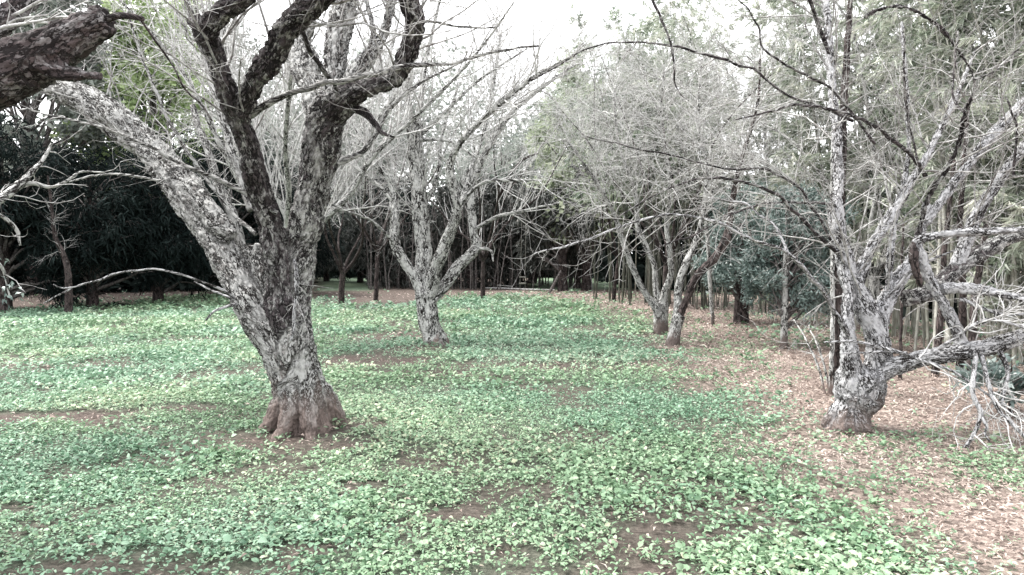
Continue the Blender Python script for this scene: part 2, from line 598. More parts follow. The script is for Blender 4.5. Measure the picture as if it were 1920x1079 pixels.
# ------------------------------------------------------------------ ground and what covers it
LAWN = np.array([G(x, y)[:2] for x, y in [
    (-500, 596), (0, 583), (110, 577), (260, 565), (430, 554), (590, 564), (680, 574), (760, 574), (850, 560), (960, 556),
    (1050, 568), (1180, 588), (1240, 612), (1270, 650), (1310, 700), (1370, 760), (1430, 840), (1500, 920), (1590, 990),
    (1660, 1079), (1700, 1300), (-900, 1300)]])
PATCH = [  # bare soil patches: pixel centre, radii in metres, strength
    (60, 785, 0.75, 0.30, 1), (370, 768, 0.45, 0.2, .9), (700, 675, 0.75, 0.55, .9), (760, 630, 0.8, 0.7, .8), (1080, 688, 0.9, 0.35, .8),
    (850, 965, 0.22, 0.16, .9), (680, 915, 0.2, 0.13, .8), (1230, 1000, 0.22, 0.14, .8), (930, 1040, 0.3, 0.1, .8), (1230, 1075, 0.3, 0.12, .9),
    (560, 1040, 0.25, 0.1, .8), (20, 960, 0.22, 0.16, .8), (550, 880, 0.3, 0.2, .6), (250, 800, 0.5, 0.18, .6), (1330, 1000, 0.2, 0.12, .7),
    (900, 705, 0.6, 0.3, .5), (60, 690, 0.8, 0.35, .6), (330, 640, 1.2, 0.5, .5), (1150, 1020, 0.25, 0.1, .6), (640, 800, 0.35, 0.3, .7),
    (560, 830, 0.55, 0.35, .8), (800, 655, 0.7, 0.5, .6), (1180, 690, 0.5, 0.25, .5), (440, 780, 0.4, 0.2, .5), (1260, 650, 0.5, 0.4, .6)]


def poly_sd(x, y, poly):
    """signed distance to polygon, positive inside"""
    d = np.full(x.shape, 1e9)
    ins = np.zeros(x.shape, bool)
    n = len(poly)
    for i in range(n):
        a, b = poly[i], poly[(i + 1) % n]
        ex, ey = b - a
        t = np.clip(((x - a[0]) * ex + (y - a[1]) * ey) / (ex * ex + ey * ey), 0, 1)
        d = np.minimum(d, np.hypot(x - a[0] - t * ex, y - a[1] - t * ey))
        c = ((a[1] > y) != (b[1] > y)) & (x < (b[0] - a[0]) * (y - a[1]) / (b[1] - a[1] + 1e-12) + a[0])
        ins ^= c
    return np.where(ins, d, -d)


def masks(x, y):
    n = fbm2(x, y, 0.9, 11, 4) - 0.5
    sd = poly_sd(x, y, LAWN) + n * 1.6
    sc = 0.35 + 0.03 * y + 0.3 * smooth(0.5, 3.0, x)
    inside = smooth(-1.3 * sc, 1.2 * sc, sd)
    bare = np.zeros_like(x)
    n2 = fbm2(x, y, 2.3, 23, 3) - 0.5
    for px, py, rx, ry, st in PATCH:
        g = G(px, py)
        q = np.hypot((x - g[0]) / (rx * 1.3), (y - g[1]) / (ry * 1.3)) + n2 * 1.5
        bare = np.maximum(bare, st * (1 - smooth(0.55, 1.15, q)))
    patchy = smooth(0.34, 0.50, fbm2(x, y, 1.5, 31, 4))
    cover = inside * (1 - bare) * (0.34 + 0.66 * patchy)
    # thin green film over the leaf litter on the right
    thin = 0.22 * smooth(0.46, 0.62, fbm2(x, y, 0.8, 41, 3)) * (x > 0.5)
    gp = G(1905, 880)
    thin = np.maximum(thin, 0.8 * (1 - smooth(.5, 1.1, np.hypot((x - gp[0]) / .6, (y - gp[1]) / .45) + n2)))
    cover = np.maximum(cover, thin * (1 - inside))
    rightish = smooth(-2.5, 1.5, x - 0.06 * (y - 20))
    litter = (1 - inside) * (0.06 + 0.94 * rightish)
    return cover, litter, inside, bare


def axis(lo, hi, fine, s0, grow):
    a = [fine[0]]
    while a[-1] < fine[1]:
        a.append(a[-1] + s0)
    s = s0
    while a[-1] < hi:
        s *= grow
        a.append(a[-1] + s)
    b = [fine[0]]
    s = s0
    while b[-1] > lo:
        s *= grow
        b.append(b[-1] - s)
    return np.array(b[:0:-1] + a)


gx = axis(-900, 900, (-9, 9), 0.16, 1.10)
gy = axis(-300, 1500, (2.4, 18), 0.16, 1.08)
XX, YY = np.meshgrid(gx, gy, indexing='ij')
zz = hgt(XX, YY)
xf, yf = XX.ravel(), YY.ravel()
fine_rel = (fbm2(xf, yf, 3.0, 51, 3) - 0.5) * 0.05 * np.exp(-np.maximum(np.hypot(xf, yf - 12) - 14, 0) / 6)
V = np.stack([xf, yf, zz.ravel() + fine_rel - 0.006], -1)
ni, nj = XX.shape
ii, jj = np.meshgrid(np.arange(ni - 1), np.arange(nj - 1), indexing='ij')
q0 = (ii * nj + jj).ravel()
quads = np.stack([q0, q0 + nj, q0 + nj + 1, q0 + 1], -1)
cov, lit, ins, bare = masks(xf, yf)
turf = smooth(31.5, 34, yf + 1.5 * (fbm2(xf, yf, 0.4, 61, 2) - 0.5) * 2) * np.maximum(smooth(590, 610, CX + xf / np.maximum(yf, 1) * FPX) * (1 - smooth(690, 720, CX + xf / np.maximum(yf, 1) * FPX)), smooth(985, 1000, CX + xf / np.maximum(yf, 1) * FPX)) * (1 - smooth(1180, 1220, CX + xf / np.maximum(yf, 1) * FPX))
gr = mk("ground", V, quads=quads, mat=ground_mat(), attrs={"cover": cov, "litter": lit, "turf": turf})
gr['kind'] = 'structure'


def scatter(n, d0, d1, margin=1.2):
    """random ground points in the wedge the camera sees, even per square metre"""
    d = np.sqrt(rng.uniform(d0 ** 2, d1 ** 2, n))
    x = rng.uniform(-1, 1, n) * (0.735 * d + margin)
    return x, d


def leafkind(d1, C, D, L, W, dr):
    if d1 < 6:
        return roundleaves(C, D, L, W, dr)
    n = len(C)
    return quadleaves(C, D, L, W, N=rng.normal(size=(n, 3)) * .5 + [0, 0, 1.0], bend=.14)


def weeds():
    Vs, Fs, Rs, Hs = [], [], [], []
    off = 0
    for d0, d1, dens, size in ((2.6, 5.0, 1250, 0.029), (5.0, 8.0, 860, 0.034), (8.0, 13.0, 330, 0.048), (13.0, 20.0, 125, 0.072), (20.0, 31.0, 46, 0.105)):
        area = 0.735 * (d1 ** 2 - d0 ** 2) + 2.4 * (d1 - d0)
        n = int(area * dens)
        x, y = scatter(n, d0, d1)
        c, l, i, b = masks(x, y)
        keep = rng.random(n) < c ** 1.2 * 0.98 + 0.012
        x, y, c = x[keep], y[keep], c[keep]
        n = len(x)
        z = hgt(x, y)
        vig = (0.35 + 0.95 * fbm2(x, y, 1.1, 71, 3)) * rng.uniform(0.65, 1.3, n)
        k = 4
        az0 = rng.uniform(0, 6.283, n)
        az = (az0[:, None] + np.arange(k)[None] * 2.4 + rng.normal(size=(n, k)) * 0.4).ravel()
        s = (size * vig[:, None] * rng.uniform(0.55, 1.5, (n, k))).ravel()
        hh = (vig[:, None] * rng.uniform(0.05, 1.0, (n, k)) ** 1.3).ravel() * size * 1.35
        cx = np.repeat(x, k) + np.cos(az) * s * 0.25
        cy = np.repeat(y, k) + np.sin(az) * s * 0.25
        C = np.stack([cx, cy, np.repeat(z, k) + hh + 0.004], -1)
        D = np.stack([np.cos(az), np.sin(az), rng.uniform(-0.15, 0.75, n * k)], -1)
        v, f = leafkind(d1, C, D, s * 1.15, s * np.repeat(rng.uniform(0.3, 0.85, n), k) * rng.uniform(0.8, 1.2, n * k), rng.uniform(0.0, 0.45, (n * k, 1)))
        Vs.append(v)
        Fs.append(f + off)
        off += len(v)
        tone = np.repeat(fbm2(x, y, 0.7, 81, 3), k)
        r = np.clip((tone - 0.5) * 0.8 + rng.normal(0.50, 0.23, n * k), 0, 1)
        kv = 7 if d1 < 6 else 4
        Rs.append(np.repeat(r, kv))
        Hs.append(np.repeat(np.clip(np.repeat(fbm2(x, y, 0.55, 85, 3), k) * 2.0 - 0.85 + rng.normal(0, .16, n * k), 0, 0.35), kv))
    o = mk("ground_cover", np.vstack(Vs), tris=np.vstack(Fs), mat=M_WEED, attrs={"rnd": np.concatenate(Rs), "hue": np.concatenate(Hs)})
    o['kind'] = 'stuff'
    o['label'] = 'low carpet of small broad-leaved green weeds over the orchard floor'
    o['category'] = 'ground cover'


def litter():
    Vs, Fs, Rs = [], [], []
    off = 0
    for d0, d1, dens, L in ((2.6, 6.0, 1100, 0.046), (6.0, 11.0, 760, 0.056), (11.0, 18.0, 230, 0.09), (18.0, 31.0, 70, 0.14)):
        area = 0.735 * (d1 ** 2 - d0 ** 2) + 2.4 * (d1 - d0)
        n = int(area * dens)
        x, y = scatter(n, d0, d1)
        c, l, i, b = masks(x, y)
        keep = rng.random(n) < np.clip(l * 1.1, 0, 1) * (1 - 0.5 * c) + 0.02 + 0.10 * b
        x, y = x[keep], y[keep]
        n = len(x)
        az = rng.uniform(0, 6.283, n)
        C = np.stack([x, y, hgt(x, y) + rng.uniform(0.004, 0.028, n)], -1)
        D = np.stack([np.cos(az), np.sin(az), rng.normal(0, 0.16, n)], -1)
        N = np.stack([rng.normal(0, .35, n), rng.normal(0, .35, n), np.ones(n)], -1)
        ls = L * rng.uniform(0.5, 1.5, n)
        v, f = quadleaves(C, D, ls, ls * rng.uniform(0.12, 0.34, n), N=N, bend=0.2)
        Vs.append(v)
        Fs.append(f + off)
        off += len(v)
        Rs.append(np.repeat(np.clip(rng.normal(0.42, 0.22, n) + (fbm2(x, y, 1.3, 97, 3) - .5) * .7, 0, 1), 4))
    o = mk("leaf_litter", np.vstack(Vs), tris=np.vstack(Fs), mat=M_LITTER, attrs={"rnd": np.concatenate(Rs)})
    o['kind'] = 'stuff'
    o['label'] = 'fallen tan bamboo leaves scattered under the trees'
    o['category'] = 'leaf litter'


weeds()
litter()

# ------------------------------------------------------------------ tree builders


def trace(rows):
    """rows of (px, py, distance, apparent width px) -> rows (x, y, z, radius)"""
    return np.array([[*P(a, b, d), w / 2 / FPX * d] for a, b, d, w in rows])


def bark_coords(V, S, seed):
    """S: skeleton samples rows (x,y,z,r,s,part, tx,ty,tz). -> coords attr, part index"""
    kd = KDTree(len(S))
    for i, s in enumerate(S):
        kd.insert(s[:3], i)
    kd.balance()
    idx = np.empty(len(V), int)
    for j, p in enumerate(V):
        best, bi = 1e9, 0
        for co, i, dist in kd.find_n(p, 5):
            q = dist - S[i, 3]
            if q < best:
                best, bi = q, i
        idx[j] = bi
    s = S[idx]
    T = s[:, 6:9]
    rel = V - s[:, :3]
    along = np.sum(rel * T, -1)
    perp = rel - T * along[:, None]
    # shift each part so that neighbouring limbs do not share a pattern
    o = np.stack([np.sin(s[:, 5] * 12.9 + seed) * 5, np.cos(s[:, 5] * 7.7 + seed) * 5, s[:, 5] * 3.1], -1)
    # coordinates stretched along the limb
    bk = perp + T * ((s[:, 4] + along) * 0.0)[:, None]
    a = np.cross(T, np.array([0.31, 0.22, 0.93]))
    a = unit(a)
    b = np.cross(T, a)
    c = np.stack([np.sum(perp * a, -1), np.sum(perp * b, -1), (s[:, 4] + along) * 0.42], -1)
    return c + o, s[:, 5].astype(int)


def samples(pl, part):
    T = unit(np.gradient(pl[:, :3], axis=0))
    s = np.concatenate([[0], np.cumsum(np.linalg.norm(np.diff(pl[:, :3], axis=0), axis=1))])
    return np.column_stack([pl[:, :4], s, np.full(len(pl), part), T])


def solid_tree(tr, parts, voxel, mat, seed, relief=0.012, cell=26.0, mats=None):
    """parts: list of (name, polyline rows). Fuses the wood into one skin, adds bark relief, then cuts it into one mesh per part."""
    org = np.array(tr.location)
    Vs, Qs, Ts, S = [], [], [], []
    off = 0
    names = []
    for i, (nm, ctrl) in enumerate(parts):
        st = max(voxel * 1.5, float(np.min(ctrl[:, 3])) * 0.5)
        pl = spline(ctrl, st)
        s = np.arange(len(pl))
        lump = fbm(np.column_stack([s * st * 5 + 13 * i, np.full(len(pl), seed + i * 3.3), np.zeros(len(pl))]), seed, 2)
        plr = pl.copy()
        plr[:, 3] = np.maximum(plr[:, 3] * (0.86 + 0.28 * lump), voxel * 1.15)
        v, q, t = tubes(plr[None, :, :3], plr[None, :, 3], 14, True)
        Vs.append(v)
        Qs.append(q + off)
        Ts.append(t + off)
        off += len(v)
        key = names.index(nm) if nm in ('trunk',) and nm in names else len(names)
        if key == len(names):
            names.append(nm)
        S.append(samples(pl, key))
    S = np.vstack(S)
    tmp = mk("tmp", np.vstack(Vs), tris=np.vstack(Ts), quads=np.vstack(Qs))
    rm = tmp.modifiers.new("r", 'REMESH')
    rm.mode = 'VOXEL'
    rm.voxel_size = voxel
    sm = tmp.modifiers.new("s", 'SMOOTH')
    sm.factor = 0.5
    sm.iterations = 4
    dg = bpy.context.evaluated_depsgraph_get()
    me = bpy.data.meshes.new_from_object(tmp.evaluated_get(dg))
    nv = len(me.vertices)
    V = np.empty(nv * 3, np.float32)
    me.vertices.foreach_get("co", V)
    N = np.empty(nv * 3, np.float32)
    me.vertices.foreach_get("normal", N)
    V = V.reshape(-1, 3).astype(float)
    N = N.reshape(-1, 3).astype(float)
    npoly = len(me.polygons)
    li = np.empty(len(me.loops), np.int32)
    me.loops.foreach_get("vertex_index", li)
    tot = np.empty(npoly, np.int32)
    me.polygons.foreach_get("loop_total", tot)
    assert (tot == 4).all()
    F = li.reshape(-1, 4)
    bpy.data.objects.remove(tmp)
    bpy.data.meshes.remove(me)
    c, part = bark_coords(V, S, seed)
    w = c + 0.02 * (np.stack([noise3(c * 20, 5), noise3(c * 20, 6), noise3(c * 20, 7)], -1) - 0.5) * 2
    plates = smooth(0.0, 0.35, voro(w * cell, seed))
    h = (plates - 0.6) * relief + (fbm(c * 9, seed + 3, 3) - 0.5) * relief * 2.6 + np.maximum(fbm(c * 3.5, seed + 9, 2) - 0.6, 0) * relief * 9
    V = V + N * h[:, None]
    hg = V[:, 2] - org[2]
    fp = part[F[:, 0]]
    out = []
    for k, nm in enumerate(names):
        f = F[fp == k]
        if not len(f):
            continue
        u, inv = np.unique(f, return_inverse=True)
        out.append(mk(nm, V[u], quads=inv.reshape(-1, 4), mat=(mats or {}).get(k, mat), parent=tr, attrs={"bk": c[u], "hg": hg[u]}, origin=org))
    return out


def branch_parts(tr, pls, mat, S=7, name="branch"):
    """hand-laid thinner branches, one mesh each"""
    org = np.array(tr.location)
    for j, pl in enumerate(pls):
        p = spline(pl, 0.03)
        k = fbm(np.column_stack([np.arange(len(p)) * 0.5, np.full(len(p), j * 7.7), np.zeros(len(p))]), j, 2)
        p[:, 3] *= 0.8 + 0.45 * k
        jit = (np.stack([fbm(np.column_stack([np.arange(len(p)) * 0.22, np.full(len(p), j * 3.1 + a * 9), np.zeros(len(p))]), 9 + a, 2) for a in range(3)], -1) - 0.5)
        p[1:, :3] += jit[1:] * 0.03 * np.minimum(1, np.arange(1, len(p)) / 12)[:, None]
        v, q, t = tubes(p[None, :, :3], p[None, :, 3], S, True)
        sm = samples(p, j)
        ring = np.repeat(np.arange(len(p)), S)
        bk = np.column_stack([v[:len(ring)] - p[ring, :3], ])
        bk[:, 2] += sm[ring, 4] * 0.42 + j * 1.7
        bk = np.vstack([bk, bk[:1], bk[-1:]])
        mk(name, v, tris=t, quads=q, mat=mat, parent=tr, attrs={"bk": bk, "hg": np.full(len(v), 2.0)}, origin=org)


def tube_part(tr, name, p, mat, S=8):
    """one simple tapered stem as a mesh of its own, with a little lumpiness"""
    org = np.array(tr.location)
    v, q, t = tubes(p[None, :, :3], p[None, :, 3], S, True)
    ring = np.repeat(np.arange(len(p)), S)
    s = np.concatenate([[0], np.cumsum(np.linalg.norm(np.diff(p[:, :3], axis=0), axis=1))])
    bk = v[:len(ring)] - p[ring, :3]
    rel = (fbm(v * 7, 5, 2) - .5)[:, None] * 0.5
    cen = np.vstack([p[ring, :3], p[:1, :3], p[-1:, :3]])
    v = v + (v - cen) * rel
    bk[:, 2] += s[ring] * .42
    bk = np.vstack([bk, bk[:1], bk[-1:]])
    return mk(name, v, tris=t, quads=q, mat=mat, parent=tr, attrs={"bk": bk, "hg": v[:, 2]}, origin=org)


def twig_part(tr, groups, mat, sides=(4, 3, 3), name="twigs"):
    org = np.array(tr.location)
    Vs, Qs = [], []
    off = 0
    for g, S in zip(groups, sides):
        if g is None or not len(g):
            continue
        v, q = tubes(g[:, :, :3], g[:, :, 3], S)
        Vs.append(v)
        Qs.append(q + off)
        off += len(v)
    o = mk(name, np.vstack(Vs), quads=np.vstack(Qs), mat=mat, parent=tr, origin=org)
    o['kind'] = 'stuff'
    return o


def spurs(par, n, L=(0.015, 0.06), r=0.0025):
    return spawn(par, n, L, t=(0.05, 1.0), ang=(50, 100), K=2, wig=0.2, rmul=0.5, rmax=r, rmin=r * 0.6)


def roots(base, r, n, seed, spread=1.9, depth=0.10):
    rg = np.random.default_rng(seed)
    out = []
    for k in range(n):
        a = k / n * 6.283 + rg.uniform(-0.4, 0.4)
        d = np.array([math.cos(a), math.sin(a), 0])
        L = r * spread * rg.uniform(0.7, 1.25)
        out.append(np.array([[*(base + d * r * 0.02 + [0, 0, r * 2.3]), r * 0.3], [*(base + d * r * 0.36 + [0, 0, r * 1.4]), r * 0.38], [*(base + d * r * 0.74 + [0, 0, r * rg.uniform(.6, .95)]), r * 0.36],
                             [*(base + d * r * 1.15 + [0, 0, r * 0.22]), r * 0.27], [*(base + d * L * .85 + [0, 0, r * .02]), r * 0.20], [*(base + d * L * 1.25 - [0, 0, depth]), r * 0.12]]))
    return out


# ------------------------------------------------------------------ 1: the big twin-stemmed tree in front
def big_tree():
    b = G(572, 800)
    d = b[1]
    tr = thing("orchard_tree", "thick lichen-crusted tree nearest the camera, its heavy limb leaning far to the left", "tree", (b[0], b[1], 0), "bare lichen-covered orchard trees")
    trunk = trace([(582, 850, d, 130.5), (574, 800, d, 107.9), (566, 760, d, 97.4), (556, 698, d, 90.5), (545, 640, d, 85.3), (540, 590, d, 80), (540, 540, d + .02, 74.8), (538, 490, d + .03, 69.6)])
    A = trace([(572, 775, d, 60), (548, 712, d - .02, 70), (520, 650, d - .04, 66), (480, 590, d + .0, 59.9), (450, 532, d + .1, 58.2), (415, 468, d + .28, 56.5), (378, 408, d + .45, 56.5), (338, 345, d + .6, 54.8),
               (292, 290, d + .8, 56.5), (232, 238, d + 1.0, 58.2), (168, 192, d + 1.15, 53), (110, 165, d + 1.3, 42.8), (40, 120, d + 1.5, 35.9), (-60, 60, d + 1.7, 30.8)])
    A2 = trace([(330, 330, d + .62, 37.4), (370, 372, d + .42, 34), (405, 412, d + .26, 30.6), (436, 444, d + .15, 25.5)])
    A3 = trace([(512, 560, d + .08, 34), (494, 512, d + .16, 36), (480, 484, d + .2, 34), (473, 462, d + .22, 28)])
    B = trace([(538, 650, d + .02, 30), (532, 570, d - .05, 44), (520, 480, d - .1, 50.4), (508, 430, d - .16, 46.8), (495, 385, d - .25, 44.1), (478, 325, d - .42, 40.5), (464, 272, d - .58, 38.7), (446, 216, d - .78, 43.2), (432, 180, d - .9, 39.6),
               (408, 118, d - 1.1, 33.3), (391, 62, d - 1.3, 36), (420, 24, d - 1.45, 37.8), (465, -12, d - 1.6, 37.8), (520, -90, d - 1.9, 32.4)])
    B1 = trace([(394, 75, d - 1.27, 40), (376, 46, d - 1.3, 32), (366, 34, d - 1.3, 24)])
    B2 = trace([(446, 214, d - .78, 40), (466, 172, d - .95, 36), (487, 136, d - 1.1, 40), (514, 98, d - 1.25, 40), (538, 56, d - 1.4, 44), (578, 18, d - 1.6, 48), (640, -40, d - 1.9, 44)])
    Cc = trace([(556, 670, d + .02, 34), (550, 580, d + .02, 50), (562, 470, d - .02, 64.3), (578, 400, d - .1, 64.3), (592, 330, d - .2, 64.3), (602, 272, d - .3, 66.4), (610, 228, d - .38, 66.4), (628, 192, d - .45, 60.4)])
    C1 = trace([(618, 215, d - .42, 58), (655, 182, d - .55, 50), (700, 162, d - .7, 36), (744, 144, d - .85, 33), (760, 112, d - .95, 36), (772, 70, d - 1.05, 35), (776, 36, d - 1.15, 38), (762, -6, d - 1.25, 36), (740, -80, d - 1.5, 30)])
    C2 = trace([(608, 235, d - .3, 50), (592, 180, d - .15, 50), (572, 125, d + .1, 52), (562, 70, d + .3, 46), (580, 5, d + .55, 42), (600, -70, d + .8, 36)])
    C3 = trace([(612, 215, d - .35, 44), (622, 160, d - .25, 40), (628, 100, d - .15, 44), (640, 40, d - .05, 46), (650, -10, d + .05, 42), (655, -90, d + .2, 34)])
    C4 = trace([(640, 190, d - .4, 32), (664, 145, d - .25, 32), (690, 105, d - .1, 26), (712, 78, d, 22), (730, 30, d + .1, 17), (742, -40, d + .2, 13)])
    parts = [("trunk", trunk)] + [("trunk", r) for r in roots(np.array([b[0], b[1], 0.0]), 0.26, 7, 4, spread=1.45)]
    parts += [("limb", x) for x in (A, A2, A3, B, B1, B2, Cc, C1, C2, C3, C4)]
    solid_tree(tr, parts, 0.0145, M_BIG, 3, relief=0.018, cell=24, mats={4: M_BIGD, 5: M_BIGD, 6: M_BIGD, 7: M_BIGM, 8: M_BIGD})  # upper limbs: darker bark, with part of their underside shade put into the colour
    br = [trace(x) for x in (
        [(446, 566, d - .1, 6.1), (420, 546, d - .2, 4.8), (380, 529, d - .3, 4.1), (330, 512, d - .4, 4.1), (270, 505, d - .5, 3.7), (210, 516, d - .6, 3.4), (150, 537, d - .65, 3.4), (110, 555, d - .7, 2.7), (84, 569, d - .7, 1.7)],
        [(150, 537, d - .65, 3), (118, 541, d - .7, 3), (100, 534, d - .75, 2)],
        [(448, 570, d - .1, 7), (425, 575, d - .2, 6), (400, 585, d - .3, 5), (385, 602, d - .35, 3)],
        [(440, 562, d - .1, 5), (400, 545, d - .05, 4), (365, 528, d, 3)],
        [(470, 218, d - .75, 15), (500, 196, d - .85, 13), (540, 176, d - .9, 12), (600, 159, d - 1., 11), (660, 148, d - 1.1, 11), (720, 134, d - 1.1, 10), (780, 124, d - 1., 9), (850, 118, d - .9, 6), (930, 98, d - .8, 5), (1010, 88, d - .7, 3)],
        [(655, 203, d - .5, 18), (684, 212, d - .6, 15), (703, 232, d - .65, 12), (718, 249, d - .7, 9), (738, 256, d - .75, 3)],
        [(640, 205, d - .45, 8), (622, 150, d - .8, 9), (590, 110, d - 1.0, 9), (570, 60, d - 1.2, 8), (560, 40, d - 1.25, 6)],
        [(552, 488, d - .37, 7), (556, 515, d - .42, 8), (555, 560, d - .43, 8), (550, 610, d - .44, 7), (546, 640, d - .45, 6)],
        [(612, 312, d - .1, 16), (640, 303, d + .05, 15), (672, 290, d + .15, 12), (700, 262, d + .2, 9), (735, 200, d + .3, 8), (800, 150, d + .4, 5), (880, 110, d + .5, 3)],
        [(520, 400, d - .3, 9), (440, 352, d - .35, 8), (350, 312, d - .4, 7), (270, 272, d - .4, 6), (200, 243, d - .4, 5), (120, 222, d - .4, 4), (40, 205, d - .4, 3)],
        [(480, 440, d - .1, 8), (420, 380, d + .1, 7), (330, 250, d + .2, 6), (270, 120, d + .3, 5), (240, 20, d + .4, 4)],
        [(470, 395, d + .35, 13), (440, 300, d + .5, 13), (405, 180, d + .7, 13), (375, 80, d + .9, 12), (340, -20, d + 1.1, 10)],
        [(470, 500, d + .32, 20), (455, 465, d + .4, 20), (436, 405, d + .5, 19), (412, 350, d + .6, 17), (392, 290, d + .75, 14), (360, 200, d + 1., 11)],
        [(340, 352, d + .5, 7), (280, 335, d + .5, 5), (200, 328, d + .5, 4), (110, 345, d + .5, 3)],
        [(770, 60, d - 1.05, 9), (800, 40, d - 1., 6), (860, 48, d - .9, 4), (930, 52, d - .8, 3)],
        [(690, 105, d - .1, 14), (700, 60, d, 10), (690, 10, d + .1, 8), (680, -50, d + .2, 6)],
    )]
    branch_parts(tr, br[:4], M_RIGHT)
    branch_parts(tr, br[4:5] + br[8:], M_BIG)
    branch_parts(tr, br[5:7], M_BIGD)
    branch_parts(tr, br[7:8], M_RIGHT, name="vine_stem")
    par = stack([spline(x, 0.06) for x in (A, B, B2, C1, C2, C3, C4)])
    thin = stack([spline(x, 0.06) for x in br[4:] if len(x) > 4])
    l1 = spawn(par, 125, (0.5, 1.9), t=(0.35, 1), ang=(30, 80), K=8, up=0.35, wig=0.13, rmul=0.25, rmax=0.010, rmin=0.003)
    l2 = np.concatenate([spawn(l1, 560, (0.2, 0.8), K=6, up=0.15, wig=0.18, rmax=0.005, rmin=0.0018), spawn(thin, 170, (0.15, 0.6), K=6, wig=0.2, up=0.1, rmax=0.005, rmin=0.0018)])
    l3 = spawn(l2, 1300, (0.06, 0.3), K=4, wig=0.2, rmax=0.003, rmin=0.0013)
    sp = spurs(np.concatenate([resamp_all(l1, 6), l2]), 2600)
    twig_part(tr, [l1, l2, l3, sp], M_TWIG, (4, 3, 3, 3))
    return tr


def resamp_all(a, K):
    m, K0, _ = a.shape
    t = np.linspace(0, K0 - 1, K)
    i = np.minimum(t.astype(int), K0 - 2)
    w = (t - i)[None, :, None]
    return a[:, i] * (1 - w) + a[:, i + 1] * w


big_tree()


# ------------------------------------------------------------------ 2: the branch sawn off at the top left, its tree stands out of frame
def cut_tree():
    d = 3.7
    base = np.array([P(-420, 400, d)[0], d + 0.3, 0.0])
    tr = thing("orchard_tree", "dark red-brown tree at the left edge whose thick sawn-off limb points into the picture", "tree", base, "bare lichen-covered orchard trees")
    trunk = np.array([[base[0], base[1], -0.15, .21], [base[0] + .02, base[1], .5, .19], [base[0] + .08, base[1], 1.1, .18], [*P(-300, 330, d + .15), .17]])
    J = trace([(-330, 380, d + .2, 111.8), (-220, 260, d + .1, 120.4), (-90, 180, d, 113.5), (0, 138, d - .02, 104.9), (78, 104, d - .05, 87.7), (140, 68, d - .08, 68.8), (180, 46, d - .1, 56.8), (203, 36, d - .11, 51.6)])
    J2 = trace([(70, 118, d - .04, 50), (110, 134, d - .1, 34), (150, 141, d - .14, 24), (192, 143, d - .17, 5)])
    K1 = trace([(-250, 300, d + .15, 90), (-200, 120, d + .4, 80), (-120, -40, d + .7, 66), (-60, -160, d + .9, 50)])
    K2 = trace([(-160, 215, d + .1, 60), (-60, 90, d + .5, 46), (40, 10, d + .9, 40), (90, -60, d + 1.2, 34)])
    solid_tree(tr, [("trunk", trunk)] + [("trunk", r) for r in roots(base, 0.24, 5, 8)] + [("limb", x) for x in (J, J2, K1, K2)], 0.015, M_CUT, 12, relief=0.014, cell=22)
    br = [trace(x) for x in (
        [(195, 38, d - .1, 16), (225, 30, d - .12, 13), (268, 36, d - .15, 8)],
        [(262, 35, d - .15, 4), (300, 90, d, 4), (350, 165, d + .2, 4), (400, 225, d + .4, 3)],
        [(-240, 420, d + 1.2, 26), (-100, 402, d + 1.8, 24), (0, 372, d + 2.3, 18), (40, 345, d + 2.5, 14), (78, 302, d + 2.7, 8), (95, 270, d + 2.8, 4)],
        [(30, 352, d + 2.5, 10), (60, 344, d + 2.6, 9), (100, 352, d + 2.7, 6), (150, 325, d + 2.9, 4), (200, 322, d + 3, 2.5)],
        [(-120, 420, d + 1.5, 12), (-20, 400, d + 2, 9), (30, 430, d + 2.2, 7), (38, 460, d + 2.2, 4)],
        [(-60, 470, d + 1.8, 8), (0, 495, d + 2.1, 6), (14, 540, d + 2.2, 4), (18, 560, d + 2.2, 3)],
    )]
    branch_parts(tr, br[:2], M_CUT)
    branch_parts(tr, br[2:], M_SEC)
    thin = stack([spline(x, .05) for x in br[2:]])
    l1 = spawn(thin, 12, (0.2, 0.8), K=6, wig=0.3, rmax=0.006, rmin=0.002)
    l2 = spawn(l1, 45, (0.08, 0.35), K=5, wig=0.3, rmax=0.004, rmin=0.0015)
    up = stack([spline(x, .06) for x in (K1, K2)])
    u1 = spawn(up, 40, (0.4, 1.2), t=(0.3, 1), K=7, wig=0.18, up=0.2, rmul=0.2, rmax=0.012, rmin=0.003)
    u2 = spawn(u1, 220, (0.15, 0.6), K=5, wig=0.22, rmax=0.005, rmin=0.0018)
    twig_part(tr, [l1, l2, u1, u2], M_TWIGP, (4, 3, 4, 3))
    # small leafy sprig hanging from the lowest branch
    tip = br[5][-3:, :3]
    n = 26
    C = tip[rng.integers(0, 3, n)] + rng.normal(0, .05, (n, 3))
    D = rng.normal(0, 1, (n, 3)) + [0.6, 0, -0.3]
    v, f = leaves(C, D, 0.06, 0.025)
    o = mk("leaves", v, tris=f, mat=M_SHRUB, parent=tr, attrs={"rnd": np.repeat(rng.random(n), 5)}, origin=base)
    o['kind'] = 'stuff'


cut_tree()


